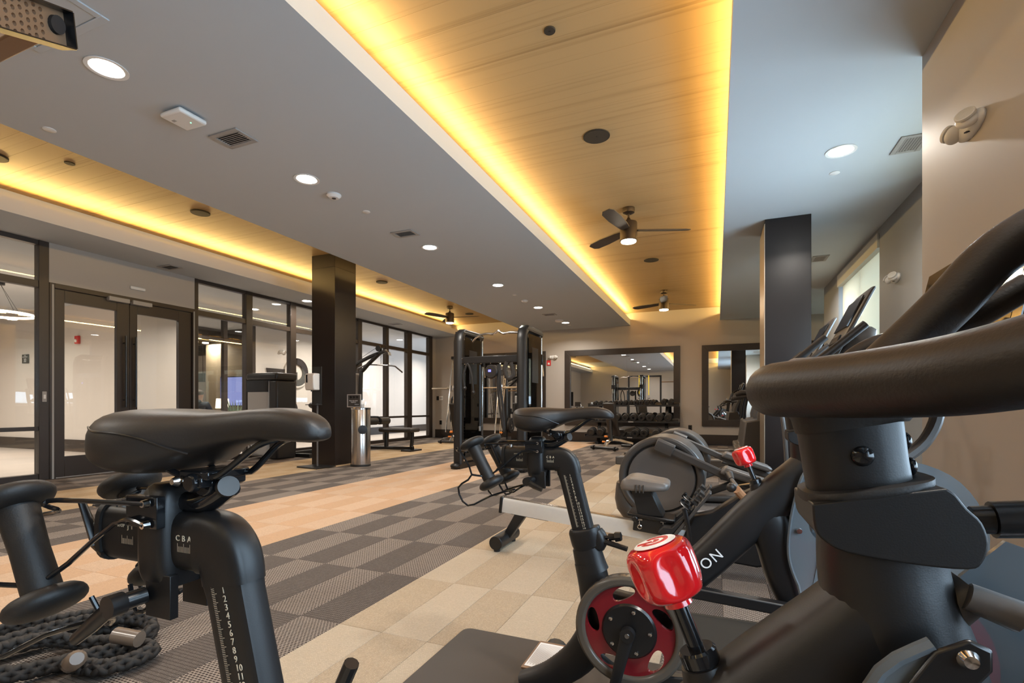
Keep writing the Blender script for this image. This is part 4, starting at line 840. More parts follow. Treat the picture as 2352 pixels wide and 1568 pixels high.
for s in (-1, 1):
    t = MB(); t.bx(-1.30, .40, s * .27, s * .40, .10, .215); r_ = t.build('side_rail', 'grey_plastic', T, bev=.015)
    t = MB(); t.bx(-1.25, .30, s * .30, s * .37, .215, .219); t.build('foot_strip', 'pale_grey', r_)
    t = MB(); t.blade([(.58, .50, .05, .03, s * .37), (.52, .80, .045, .03, s * .37), (.62, 1.08, .04, .03, s * .38), (.68, 1.35, .05, .03, s * .38)], k=3); t.build('console_post', 'mid_grey', T)
    t = MB(); t.tube([(.66, s * .38, 1.06), (.40, s * .38, 1.05), (.20, s * .38, 1.025)], .028, 10, ry=.022); a = t.build('side_arm', 'grey_plastic', T)
    t = MB(); t.tube([(.42, s * .38, 1.075), (.30, s * .38, 1.08), (.23, s * .38, 1.06)], [.03, .042, .03], 12, ry=.035); t.build('grip_pad', 'foam_grip', a)
    t = MB(); t.tube([(.33, s * .36, .75), (.36, s * .36, .98), (.45, s * .36, 1.26), (.52, s * .36, 1.38), (.66, s * .34, 1.44)], .016, 8, sm=4); t.build('side_tube', 'black_satin', T)
    t = MB(); t.bx(-1.2, -1.0, s * .28, s * .38, 0, .10); t.bx(.1, .3, s * .28, s * .38, 0, .10); t.build('foot', 'black_rubber', T)
t = MB(); t.prism([(.24, .20), (.22, .36), (.30, .37), (.34, .72), (.60, .76), (.66, .62), (.68, .10), (.26, .10)], -.42, .42); h = t.build('motor_hood', 'grey_plastic', T, bev=.02)
t = MB(); t.prism([(.26, .26), (.255, .33), (.32, .33), (.36, .24)], -.424, .424); t.build('hood_vent', 'black_satin', h)
t = MB(); t.box((.68, 0, 1.42), (.06, .74, .44), (0, R(22), 0)); c = t.build('console', 'grey_plastic', T, bev=.02)
t = MB(); t.box((.648, 0, 1.46), (.012, .50, .28), (0, R(22), 0)); t.build('screen', 'screen_glass', c)
t = MB(); t.tube([(.45, -.34, 1.10), (.42, 0, 1.10), (.45, .34, 1.10)], .02, 10, sm=3); t.build('front_handle', 'foam_grip', T)
dup(T, (.02, 8.35, 0), 'dark treadmill with raised side arms nearer the back wall')
# ================================================================== SPIN BIKES
def rot2(t): return (R(90), R(t), 0)
def bike(name, label, x0, y0, lever_slide, lever_post):
    B = thing(name, label, 'exercise bike', (x0, y0, 0), R(1.1) if lever_post else 0, 'spin bikes in a row')
    # frame: beam, seat tube, rear leg, fork, head tube
    t = MB()
    t.blade([(-.33, .275, .05, .038), (-.24, .355, .050, .040), (-.15, .445, .047, .042), (-.081, .516, .047, .042), (0, .607, .049, .041), (.076, .688, .050, .037), (.122, .742, .043, .034), (.142, .775, .035, .031)], 24, k=4)
    t.blade([(-.412, .46, .043, .033), (-.398, .40, .045, .034), (-.385, .33, .050, .036), (-.392, .26, .052, .038), (-.445, .175, .048, .036), (-.53, .105, .040, .034), (-.615, .065, .034, .032)], 24, k=4)
    t.blade([(.02, .66, .02, .03), (.052, .62, .048, .038), (.068, .555, .044, .038), (.080, .49, .038, .036), (.105, .425, .034, .034), (.155, .33, .033, .034), (.215, .20, .033, .034), (.27, .075, .033, .034)], 24, k=4)
    t.blade([(.137, .825, .036, .031), (.138, .80, .037, .032), (.142, .775, .039, .034), (.150, .735, .044, .036), (.155, .69, .046, .036), (.14, .62, .04, .03)], 28, k=4, power=.85)
    t.blade([(-.40, .35, .05, .034), (-.28, .31, .075, .036), (-.20, .36, .05, .034)], 20, k=3)
    fr = t.build('frame', 'black_powder', B, ang=1.0)
    text('brand_lettering', 'PELOTON', .037, (-.128, -.0485, .474), rot2(-43), 'white_print', fr, space=1.18)
    # stabiliser feet
    for (x, nm) in ((-.60, 'rear'), (.30, 'front')):
        t = MB(); t.tube([(x, -.29, .045), (x, .29, .045)], .032, 14, ry=.040); s = t.build('stabiliser', 'black_powder', B)
        for y in (-.27, .27): t = MB(); t.cyl((x, y, .0065), (x, y, .03), .026, None, 14); t.build('levelling_foot', 'black_rubber', s)
        if nm == 'rear':
            t = MB(); t.bx(x - .05, x + .05, .06, .25, .070, .079); q = t.build('label_plate', 'bronze_panel', s, bev=.003)
            t = MB(); t.bx(x - .042, x + .042, .07, .235, .079, .0798); t.build('warning_label', 'white_print', s)
            t = MB()
            for i in range(16): t.bx(x - .036 + i * .0047, x - .0345 + i * .0047, .08 + .01 * (i % 2), .225, .0799, .0801)
            t.build('label_print', 'grey_print', s)
        else:
            for y in (-.2, .2): t = MB(); t.lathe([(0, -.012), (.03, -.012), (.03, .012), (0, .012)], (x + .05, y, .035), 'Y', 16); t.build('transport_wheel', 'black_rubber', s)
    # seat post with printed scale
    px = lambda z: -.432 - (z - .56) * .262
    t = MB(); t.blade([(px(.44), .44, .0305, .019), (px(.56), .56, .0305, .019), (px(.70), .70, .0305, .019), (px(.722), .722, .033, .0205)], 20, power=.42); sp = t.build('seat_post', 'black_powder', B, ang=.5)
    t = MB()
    t.blade([(px(.712), .712, .0345, .0215), (-.4745, .727, .0348, .0222), (-.4795, .740, .0352, .0226), (-.489, .7495, .0355, .0228), (-.500, .7530, .0358, .0228), (-.512, .7535, .036, .0228)], 24, power=.55, k=4); t.build('elbow', 'black_powder', sp, ang=.7)
    text('scale_numbers', '\n'.join(str(i) for i in range(1, 19)), .0102, (px(.632) + .004, -.0197, .632), rot2(-14.7), 'gold_print', sp, 'LEFT', line=.91)
    t = MB()
    for i in range(86):
        z = .711 - i * .00186; w = .0075 if i % 5 == 0 else .0045; xx = px(z) - .013
        if z > .560: t.add([(xx, -.0196, z), (xx + w, -.0196, z + w * .26), (xx + w, -.0196, z + w * .26 + .0006), (xx, -.0196, z + .0006)], [(0, 1, 2, 3)])
    t.build('scale_ticks', 'gold_print', sp, kind='stuff')
    # post collar with pop pin and lever
    t = MB(); t.blade([(-.411, .498, .038, .030), (-.420, .515, .043, .033), (-.424, .540, .046, .034), (-.428, .552, .045, .033), (-.429, .556, .040, .029)], 24, k=2, power=.7); t.blade([(-.385, .505, .018, .024), (-.378, .528, .020, .026), (-.39, .550, .016, .022)], 16, k=2); co = t.build('collar', 'black_powder', B, ang=.8)
    t = MB(); t.cyl((-.37, -.008, .535), (-.345, -.012, .540), .005, None, 10); t.cyl((-.352, -.012, .539), (-.330, -.014, .543), .0105, .009, 8); t.cyl((-.334, -.014, .542), (-.318, -.015, .545), .0145, .013, 6); t.build('pop_pin', 'black_satin', co)
    e = (-.300, -.02, .513) if lever_post == 0 else (-.292, -.02, .662)
    t = MB(); t.tube([(-.372, -.01, .527), (-.36, -.015, .525), e], [.009, .008, .0075], 10); t.build('clamp_lever', 'black_satin', co)
    t = MB(); t.blade([(-.420, .50, .041, .030), (-.409, .455, .044, .033), (-.400, .43, .046, .0345)], 22, k=2, power=.8); t.build('lower_sleeve', 'black_powder', B, ang=.8)
    # horizontal slide with letters
    t = MB(); t.tube([(-.675, 0, .7535), (-.505, 0, .7535)], .0345, 24, ry=.0215, power=.62); sl = t.build('slide_tube', 'black_powder', B, ang=.6)
    t = MB(); t.tube([(-.681, 0, .7535), (-.672, 0, .7535)], .0375, 24, ry=.0245, power=.62); t.build('end_cap', 'black_rubber', sl, ang=.6)
    t = MB(); t.cyl((-.655, -.008, .785), (-.655, -.008, .794), .006, None, 10); t.build('stop_screw', 'chrome', sl)
    text('scale_letters', 'C B A', .0095, (-.524, -.0222, .760), (R(90), 0, 0), 'gold_print', sl, space=1.1); text('scale_letters', 'STOP', .0055, (-.633, -.0222, .766), (R(90), 0, 0), 'gold_print', sl); text('scale_letters', 'J  I', .0085, (-.6165, -.0222, .7655), (R(90), 0, 0), 'gold_print', sl)
    t = MB()
    for xa, n in ((-.534, 11), (-.632, 11)):
        for i in range(n): h = .010 if i % 5 == 0 else .0065; t.add([(xa + i * .002, -.0221, .7445), (xa + i * .002 + .0006, -.0221, .7445), (xa + i * .002 + .0006, -.0221, .7445 + h), (xa + i * .002, -.0221, .7445 + h)], [(0, 1, 2, 3)])
    t.build('scale_ticks', 'gold_print', sl, kind='stuff')
    # sliding housing
    t = MB(); t.blade([(-.571, .700, .0245, .0235), (-.571, .718, .0265, .031), (-.571, .755, .0265, .0325), (-.571, .79, .0255, .031), (-.571, .81, .0225, .026), (-.571, .819, .016, .018)], 24, power=.5, k=3)
    for s in (-1, 1): t.box((-.560, s * .022, .692), (.042, .010, .05))
    hs = t.build('slide_housing', 'black_powder', B, ang=.7, bev=.0015)
    t = MB(); t.cyl((-.575, -.03, .693), (-.583, -.058, .690), .0095, None, 12); t.cyl((-.583, -.066, .690), (-.583, -.050, .690), .0125, None, 14); e = (-.640, -.066, .645) if lever_slide else (-.535, -.066, .670)
    t.tube([(-.583, -.060, .690), ((-.583 + e[0]) / 2, -.064, (.690 + e[2]) / 2 - .001), e], [.0095, .009, .0065], 10, ry=.005); t.build('slide_lever', 'black_satin', hs)
    # saddle
    st = [(-.640, .018, .893, .874), (-.634, .045, .900, .855), (-.620, .066, .9045, .840), (-.598, .077, .9068, .8335), (-.570, .079, .9075, .832), (-.540, .070, .9065, .837), (-.512, .054, .9050, .848), (-.485, .039, .9040, .859), (-.455, .030, .9055, .867), (-.420, .026, .9080, .8715), (-.390, .0245, .9080, .873), (-.365, .022, .9035, .8725), (-.350, .017, .8960, .8735), (-.342, .009, .8870, .8765)]
    ps = smooth([(x, w, tp) for x, w, tp, bt in st], 4); pb = smooth([(x, w, bt) for x, w, tp, bt in st], 4); secs = []
    for a, b in zip(ps, pb):
        zc = b.z + .42 * (a.z - b.z); sec = []
        for j in range(28):
            th = 2 * math.pi * j / 28; c_, s_ = math.cos(th), math.sin(th)
            y = a.y * math.copysign(abs(c_) ** (.62 if s_ > 0 else .75), c_); z = zc + (a.z - zc) * abs(s_) ** .75 if s_ >= 0 else zc - (zc - b.z) * abs(s_) ** .7
            sec.append((a.x, y, z))
        secs.append(sec)
    t = MB(); t.loft(secs); sd = t.build('saddle', 'black_pad', B, ang=1.2)
    for s in (-1, 1):
        sm = smooth([(-.620, .0635 * s, .887), (-.59, .0765 * s, .8835), (-.555, .0745 * s, .8815), (-.53, .066 * s, .8765), (-.508, .052 * s, .866), (-.492, .040 * s, .859)], 4)
        t = MB(); t.tube(sm, .0011, 6); t.build('seam', 'black_satin', sd)
        t = MB(); t.tube([(-.395, .010 * s, .876), (-.42, .014 * s, .868), (-.462, .0205 * s, .8385), (-.48, .022 * s, .8325), (-.525, .0225 * s, .8315), (-.56, .028 * s, .845), (-.585, .034 * s, .848)], .0037, 10, sm=4); t.build('saddle_rail', 'black_gloss', sd)
    # saddle clamp and its bent tube
    t = MB(); t.tube([(-.575, 0, .799), (-.535, 0, .796), (-.512, 0, .800), (-.492, 0, .811), (-.478, 0, .8195)], .0125, 14, sm=4); ct = t.build('clamp_tube', 'black_gloss', B)
    t = MB(); t.cyl((-.502, -.017, .8235), (-.502, .017, .8235), .0155, None, 18); t.box((-.502, 0, .8335), (.046, .054, .010)); t.box((-.502, 0, .826), (.030, .058, .012))
    for s in (-1, 1): t.cyl((-.502, s * .024, .8255), (-.502, s * .033, .8255), .0115, .0095, 14)
    t.build('saddle_clamp', 'black_gloss', ct, bev=.002)
    t = MB(); t.cyl((-.480, -.004, .8185), (-.468, -.010, .8215), .0112, .0112, 20); t.build('tube_cap', 'grey_plastic', ct)
    t = MB(); t.cyl((-.523, -.030, .8265), (-.523, -.036, .8265), .006, .0035, 10); t.build('clamp_bolt', 'chrome', ct)
    # wire cradle for the hand weights
    for s in (-1, 1):
        y = s * .045
        w = MB()
        w.tube([(-.555, y, .8015), (-.705, y * 1.1, .7965), (-.722, y * 1.2, .790), (-.735, y * .75, .778), (-.790, y * .8, .768), (-.803, y * 1.6, .772), (-.797, y * 2.15, .781), (-.786, y * 2.2, .779), (-.744, y * 2.2, .707), (-.792, y * 2.1, .664), (-.762, y * 2.0, .612), (-.700, y * 1.4, .640), (-.632, y * 1.2, .662), (-.640, y * .6, .655), (-.668, y * .4, .640), (-.690, y * .5, .672)], .0030, 8, sm=3)
        w.tube([(-.555, y, .7775), (-.605, y, .7765), (-.695, y * 1.5, .706), (-.744, y * 2.2, .707)], .0030, 8, sm=3)
        w.build('weight_cradle', 'black_gloss', B)
        t = MB(); t.bx(-.598, -.545, s * .028, s * .038, .772, .808); t.build('cradle_bracket', 'black_gloss', B, bev=.001)
        for z in (.8015, .7775): t = MB(); t.cyl((-.556, s * .040, z), (-.556, s * .047, z), .0048, .004, 10); t.build('cradle_bolt', 'chrome', B)
    t = MB(); t.tube([(-.715, -.02, .79), (-.69, -.015, .735), (-.672, -.012, .728)], [.004, .008, .012], 8, ry=.004); t.build('cradle_tab', 'black_satin', B)
    # chainring cover, belt cover, crank
    cx, cz = -.287, .309
    t = MB(); t.ring((cx, 0, cz), .119, .146, -.082, -.048, 56); t.build('cover_ring', 'smoke_plastic', B, bev=.008, seg=3)
    t = MB()
    for k in range(5):
        am = R(100 + k * 72); hw_ = R(36); bd = []; ho = []
        for i in range(32):
            q_ = 2 * math.pi * i / 32; c_, s_ = math.cos(q_), math.sin(q_); kk = 1 / max(abs(c_), abs(s_)); a_ = am - c_ * kk * hw_; r_ = .097 + s_ * kk * .027; bd.append((r_, a_))
            rx, ry_ = .0335 * c_, .0165 * s_; tl = .35; ex, ey = rx * math.cos(tl) - ry_ * math.sin(tl), rx * math.sin(tl) + ry_ * math.cos(tl); ho.append((.099 + ey, am - ex / .099))
        t.loft([[(cx + r_ * math.cos(a_), y_, cz + r_ * math.sin(a_)) for r_, a_ in pp_] for pp_, y_ in ((bd, -.072), (ho, -.072), (ho, -.062), (bd, -.062))], False)
    t.ring((cx, 0, cz), .1225, .1265, -.078, -.060, 56)
    ch = t.build('chainring', 'red_clear', B, ang=.5)
    t = MB(); t.lathe([(0, -.078), (.068, -.079), (.073, -.073), (.073, -.060), (0, -.060)], (cx, 0, cz), 'Y', 40); t.build('spider', 'black_satin', ch)
    for k in range(5):
        a = R(76 - k * 72); t = MB(); t.lathe([(.0022, -.083), (.0052, -.084), (.0058, -.078), (0, -.078), (0, -.081)], (cx + .056 * math.cos(a), 0, cz + .056 * math.sin(a)), 'Y', 12); t.build('bolt', 'chrome', ch)
    hull = []
    for i in range(25): a = R(86 + i * 187 / 24); hull.append((cx + .146 * math.cos(a), cz + .146 * math.sin(a)))
    for i in range(13): a = R(-87 + i * 173 / 12); hull.append((.30 + .095 * math.cos(a), .325 + .095 * math.sin(a)))
    n = len(hull); inn = []
    for x, z in hull: q = Vector((x - (cx if x < 0 else .30), z - (cz if x < 0 else .325))); q = q * ((q.length - .030) / q.length); inn.append((q.x + (cx if x < 0 else .30), q.y + (cz if x < 0 else .325)))
    t = MB(); t.loft([[(x, -.066, z) for x, z in inn], [(x, -.070, z) for x, z in hull], [(x, -.040, z) for x, z in hull], [(x, -.040, z) for x, z in inn]], False, 0, True); bc = t.build('belt_cover', 'black_powder', B, bev=.004)
    t = MB(); t.prism([(-.165, .375), (.29, .375), (.33, .33), (.30, .265), (-.185, .215), (-.155, .30)], -.052, -.046); t.build('cover_panel', 'smoke_plastic', bc, bev=.003)
    t = MB(); t.cyl((cx, -.095, cz), (cx, .095, cz), .012, None, 14)
    for s in (-1, 1):
        d = Vector((-.036, 0, -.150)) * (1 if s < 0 else -1)
        t.blade([(cx, cz, .0185, .008, s * .095), (cx + d.x * .5, cz + d.z * .5, .0155, .0075, s * .098), (cx + d.x, cz + d.z, .0135, .007, s * .10)], 14, power=.6); t.cyl((cx, s * .086, cz), (cx, s * .106, cz), .019, .0185, 20)
    ca = t.build('crank', 'black_powder', B, ang=.7)
    t = MB(); t.lathe([(0, -.1075), (.006, -.1075), (.007, -.105), (0, -.105)], (cx, 0, cz), 'Y', 12); t.build('crank_bolt', 'chrome', ca)
    for s in (-1, 1):
        d = Vector((-.036, 0, -.150)) * (1 if s < 0 else -1); c = (cx + d.x, s * .155, cz + d.z)
        t = MB(); t.box(c, (.09, .085, .020)); t.cyl((c[0], s * .105, c[2]), (c[0], s * .19, c[2]), .010, None, 10); p = t.build('pedal', 'black_powder', B, bev=.006)
        t = MB(); t.tube([(c[0] + .04, c[1] - .04, c[2] + .01), (c[0] + .09, c[1] - .03, c[2] + .03), (c[0] + .09, c[1] + .03, c[2] + .03), (c[0] + .04, c[1] + .04, c[2] + .01)], .004, 6, sm=3); t.build('toe_cage', 'black_satin', p)
    # flywheel and its clear guard
    t = MB(); t.lathe([(0, -.018), (.03, -.022), (.20, -.016), (.205, -.012), (.205, .012), (.20, .016), (.03, .022), (0, .018)], (.30, 0, .325), 'Y', 48); fw = t.build('flywheel', 'brushed_steel', B)
    for s in (-1, 1): t = MB(); t.ring((.30, 0, .325), .150, .200, s * .0175, s * .0205, 48); t.build('flywheel_band', 'red_gloss', fw)
    gl = [(.150, .771), (.125, .750), (.111, .710), (.097, .640), (.091, .57), (.096, .525), (.112, .480), (.135, .44)]
    gr = [(.40, .44), (.44, .52), (.47, .60), (.46, .68), (.42, .745), (.36, .780), (.28, .792), (.20, .786)]
    out = smooth([(x, 0, z) for x, z in gl[::-1]] , 3) + smooth([(x, 0, z) for x, z in gr[::-1]], 3)
    op = [(x, z) for x, z in [(p.x, p.z) for p in smooth([(x, 0, z) for x, z in gl + gr[::-1]] + [(gl[0][0], 0, gl[0][1])], 3)][:-1]]
    k = len(op); cc = (.29, .63); hole = []
    for i, (x, z) in enumerate(op):
        a = math.atan2(z - cc[1], x - cc[0]); hole.append((cc[0] + .155 * math.copysign(abs(math.cos(a)) ** .8, math.cos(a)), cc[1] + .065 * math.copysign(abs(math.sin(a)) ** .8, math.sin(a))))
    g = None
    for s in (-1, 1):
        t = MB(); t.loft([[(x, s * .046, z) for x, z in hole], [(x, s * .050, z) for x, z in op], [(x, s * .046, z) for x, z in op], [(x, s * .0425, z) for x, z in hole]], False, 0, True); q_ = t.build('flywheel_guard', 'clear_guard', B, ang=.8); g = g or q_
    t = MB(); t.tube([(x, -.050, z) for x, z in op[:k // 2 - 2]], .004, 6); t.build('guard_lip', 'clear_guard', g)
    for (x, z) in ((.114, .61), (.190, .70)): t = MB(); t.lathe([(0, -.056), (.006, -.056), (.007, -.050), (0, -.048)], (x, 0, z), 'Y', 12); t.build('guard_screw', 'chrome', g)
    t = MB(); t.prism([(.118, .712), (.150, .768), (.166, .7775), (.177, .773), (.177, .761), (.135, .700)], -.054, -.050); t.build('guard_tab', 'black_satin', g, bev=.002)
    t = MB(); t.lathe([(0, -.0585), (.0036, -.058), (.0056, -.054), (0, -.054)], (.1655, 0, .7662), 'Y', 14); t.build('tab_screw', 'chrome', g)
    # brake knob
    q = Vector((-.37, 0, .93)).normalized(); base = Vector((.024, 0, .712)); M = Vector((0, 0, 1)).rotation_difference(q).to_matrix()
    t = MB(); t.lathe([(.024, -.095), (.0245, -.05), (.0215, -.02), (.0165, 0), (0, 0)], base, n=24, M=M); t.build('knob_boss', 'black_powder', B, ang=.9)
    t = MB(); t.lathe([(0, 0), (.0145, 0), (.0145, .010), (.0130, .0120), (.0, .0120)], base, n=22, M=M); t.lathe([(.0062, .01), (.0062, .052), (0, .052)], base, n=14, M=M); t.build('knob_stem', 'black_gloss', B, ang=.5)
    kc = base + q * .074; M = M * .92
    t = MB(); secs = []
    for i in range(21):
        v = -1 + 2 * i / 20; pr = (1 - abs(v) ** 4.2) ** (1 / 4.2) if abs(v) < 1 else .0; pr = max(pr, .02); sec = []
        for j in range(60):
            th = 2 * math.pi * j / 60 + .35; u5 = math.cos(2.5 * (th)) ** 2; dm = max(0, (u5 - .22) / .78) ** 1.15 * max(0, 1 - abs(v / .86) ** 2.4)
            rr = .0300 * (1 - .05 * (v < 0) * abs(v)) * pr * (1 - .23 * dm); sec.append(M @ Vector((rr * math.cos(th), rr * math.sin(th), .0245 * v)) + kc)
        secs.append(sec)
    t.loft(secs); kn = t.build('brake_knob', 'red_gloss', B, ang=1.4)
    t = MB(); t.lathe([(.012, -.030), (.011, -.022), (0, -.022), (0, -.030)], kc, n=20, M=M); t.build('knob_neck', 'red_gloss', kn)
    t = MB(); t.lathe([(0, .0240), (.0180, .0236), (.0186, .0241), (.0175, .0249), (0, .0252)], kc, n=32, M=M); t.build('knob_badge', 'white_print', kn)
    t = MB(); secs = []
    for i in range(17):
        a = R(-150 + i * 17.5); ro, ri = .0125, .0085; secs.append([M @ Vector((r_ * math.cos(a), r_ * math.sin(a) + .001, z)) + kc for r_, z in ((ri, .0248), (ro, .0248), (ro, .0255), (ri, .0255))])
    t.loft(secs); secs = [[M @ Vector((x, y, z)) + kc for y, z in ((-.0015, .0248), (.0022, .0248), (.0022, .0255), (-.0015, .0255))] for x in (-.015, -.002)]; t.loft(secs)
    t.loft([[M @ Vector((r_ * math.cos(a), r_ * math.sin(a) + .001, z)) + kc for r_, z in ((.001, .0248), (.0045, .0248), (.0045, .0255), (.001, .0255))] for a in [R(-120 + i * 25) for i in range(10)]]); t.build('knob_emblem', 'red_gloss', kn)
    # handlebar column
    t = MB(); t.blade([(.112, .945, .012, .02), (.114, .935, .035, .03), (.116, .922, .044, .034), (.119, .91, .040, .031), (.119, .90, .034, .028), (.1195, .896, .0325, .027)], 28, k=2, power=.75); t.build('bar_mount', 'black_rubber', B, ang=.8)
    t = MB(); t.blade([(.119, .898, .031, .0255), (.1225, .87, .0305, .0255), (.128, .835, .0305, .0255)], 28, power=.72); hp = t.build('bar_post', 'black_powder', B, ang=.7)
    for (x, y, z, ax) in ((.122, -.0252, .8775, 'y'), (.1535, .004, .886, 'x'), (.1565, .004, .869, 'x')):
        t = MB()
        if ax == 'y': t.ell((x, y, z), (.0068, .004, .0068), 16, 8)
        else: t.ell((x, y, z), (.004, .0065, .0065), 16, 8)
        t.build('post_bolt', 'black_gloss', hp)
    t = MB(); t.prism([(q_.x, q_.z) for q_ in smooth([(x_, 0, z_) for x_, z_ in [(.0915, .846), (.093, .83), (.099, .822), (.112, .816), (.146, .8125), (.172, .8125), (.179, .817), (.182, .829), (.179, .841), (.172, .849), (.1665, .857), (.162, .8605)]], 3)], -.0365, .0365); bcollar = t.build('bar_collar', 'black_powder', B, ang=.9, bev=.011, seg=4)
    t = MB(); t.loft([[(x, y * k_, z + dz) for x, z, y in [(.127 + .037 * math.copysign(abs(math.cos(q_)) ** .7, math.cos(q_)), .8545 + .2 * .037 * math.copysign(abs(math.cos(q_)) ** .7, math.cos(q_)), .0375 * math.copysign(abs(math.sin(q_)) ** .6, math.sin(q_))) for q_ in [2 * math.pi * i / 36 for i in range(36)]]] for dz, k_ in ((-.003, .97), (-.001, 1.0), (.001, 1.0), (.003, .97))]); t.build('collar_lip', 'black_rubber', bcollar, ang=.9)
    t = MB(); t.cyl((.178, -.004, .836), (.196, -.006, .838), .0045, None, 12); t.build('pin_shaft', 'chrome', bcollar)
    t = MB(); t.cyl((.186, -.005, .837), (.196, -.006, .838), .0085, .0090, 16); t.cyl((.196, -.006, .838), (.24, -.008, .843), .0115, .0115, 16); t.build('pin_handle', 'black_satin', bcollar)
    t = MB(); t.cyl((.178, -.020, .792), (.202, -.024, .784), .0085, .0095, 14); t.blade([(.168, .775, .016, .02), (.186, .792, .012, .02)], 14); bk = t.build('guard_bracket', 'mid_grey', B)
    t = MB(); t.cyl((.200, -.0238, .7846), (.205, -.0245, .783), .005, None, 6); t.build('bracket_bolt', 'chrome', bk)
    t = MB(); t.tube([(.152, .020, .915), (.168, .026, .925), (.180, .028, .908), (.172, .026, .885), (.152, .020, .868)], .0042, 8, sm=5); t.build('data_cable', 'mid_grey', B)
    # foam covered handlebar
    t = MB(); hp_ = [(.074, 0, .922), (.084, .028, .922), (.116, .078, .923), (.142, .125, .926), (.170, .155, .937), (.200, .163, .965), (.237, .163, 1.006), (.273, .161, 1.049), (.325, .152, 1.078), (.375, .145, 1.082), (.40, .142, 1.08)]
    t.tube([(x, -y, z) for x, y, z in hp_[::-1]] + hp_[1:], [.018] + [.021] * 5 + [.0195] * 9 + [.021] * 5 + [.018], 22, sm=5)
    for s in (-1, 1): t.tube([(.20, s * .178, .948), (.25, s * .190, .984), (.305, s * .190, 1.022)], .0125, 14, sm=4)
    hb = t.build('handlebar', 'foam_grip', B, ang=1.2)
    t = MB(); t.blade([(.068, .930, .006, .016), (.085, .9395, .0045, .024), (.115, .9405, .004, .030), (.135, .938, .003, .02)], 16, power=.5); t.build('bar_tape', 'pad_grey', hb)
    # tablet on its arm
    t = MB(); t.tube([(.14, 0, .93), (.26, 0, .945), (.37, 0, 1.02), (.44, 0, 1.09)], .017, 10, sm=4); t.build('screen_arm', 'black_powder', B)
    M2 = Euler((0, R(12), 0)).to_matrix(); oc = Vector((.445, 0, 1.105))
    t = MB(); t.box((0, 0, 0), (.018, .545, .33)); sc_ = t.build('tablet', 'grey_plastic', B, bev=.008, seg=3); sc_.location = oc; sc_.rotation_euler = (0, R(12), 0)
    t = MB(); t.bx(-.0115, -.009, -.268, .268, -.160, .160); t.build('tablet_glass', 'screen_glass', sc_)
    t = MB(); t.bx(-.0120, -.0115, -.235, .235, -.130, .130); t.build('display', 'black_gloss', sc_)
    t = MB(); t.box((.02, 0, -.02), (.03, .12, .12)); t.build('tilt_mount', 'black_satin', sc_, bev=.006)
    return B
def handweight(x0, y0, s, label):
    d = thing('hand_weight', label, 'dumbbell', (x0, y0, 0), R(1.1) if y0 < 1 else 0, 'rubber hand weights behind the saddles')
    a = Vector((-.757, s * .066, .791)); b = Vector((-.698, s * .066, .686)); ax = (b - a).normalized(); M = Vector((0, 0, 1)).rotation_difference(ax).to_matrix(); L = (b - a).length
    t = MB(); t.lathe([(0, 0), (.021, .0), (.0185, L * .5), (.0195, L), (0, L)], a, n=20, M=M); t.build('handle', 'black_rubber', d)
    for z, sg in ((-.004, -1), (L + .004, 1)):
        t = MB(); t.lathe([(0, z - sg * .012), (.022, z - sg * .011), (.031, z - sg * .0085), (.0365, z - sg * .0045), (.039, z), (.0396, z + sg * .004), (.038, z + sg * .008), (.0345, z + sg * .0115), (.028, z + sg * .0145), (.016, z + sg * .017), (0, z + sg * .018)], a, n=26, M=M); t.build('end', 'black_rubber', d, ang=1.2)
# clear guard: frosted polymer - part glass, part scattering
m, n, l, b = node_mat('frost'); 
MAT['clear_guard'] = m; n.remove(b); tr = n.new('ShaderNodeBsdfTransparent'); tr.inputs[0].default_value = (.80, .82, .84, 1); df = n.new('ShaderNodeBsdfDiffuse'); df.inputs[0].default_value = (.17, .19, .205, 1)
gl = n.new('ShaderNodeBsdfGlossy'); gl.inputs['Roughness'].default_value = .12; fr = n.new('ShaderNodeFresnel'); fr.inputs[0].default_value = 1.5
m1 = n.new('ShaderNodeMixShader'); m1.inputs[0].default_value = .66; m2 = n.new('ShaderNodeMixShader'); l.new(tr.outputs[0], m1.inputs[1]); l.new(df.outputs[0], m1.inputs[2]); l.new(fr.outputs[0], m2.inputs[0]); l.new(m1.outputs[0], m2.inputs[1]); l.new(gl.outputs[0], m2.inputs[2]); l.new(m2.outputs[0], n['Material Output'].inputs[0])
XA, YA, XB, YB = -.034, .41, .071, 1.42
bike('exercise_bike', 'black spin bike closest to the viewer, red brake knob and big handlebar in front', XA, YA, 1, 1)
bike('exercise_bike', 'black spin bike standing behind the closest one, red chainring and white lettering on its beam', XB, YB, 0, 0)
handweight(XA, YA, -1, 'rubber hand weight in the near side cradle of the closest spin bike'); handweight(XA, YA, 1, 'rubber hand weight in the far side cradle of the closest spin bike')
handweight(XB, YB, -1, 'rubber hand weight in the near side cradle of the second spin bike'); handweight(XB, YB, 1, 'rubber hand weight in the far side cradle of the second spin bike')
# mats under the bikes
for (x, y, l) in ((-.10, 1.40, 'dark rubber mat under the second spin bike'), (-.205, .41, 'dark rubber mat under the closest spin bike')):
    q = []; w, h, r = .85, .41, .035
    for (sx, sy, a0) in ((1, 1, 0), (-1, 1, 90), (-1, -1, 180), (1, -1, 270)):
        for i in range(6): a = R(a0 + i * 18); q.append((x + sx * (w - r) + r * math.cos(a), y + sy * (h - r) + r * math.sin(a)))
    t = MB(); t.prism(q, .0005, .006, 'Z'); o = t.build('bike_mat', 'mat_rubber', bev=.002); tag(o, l, 'mat', 'rubber bike mats')
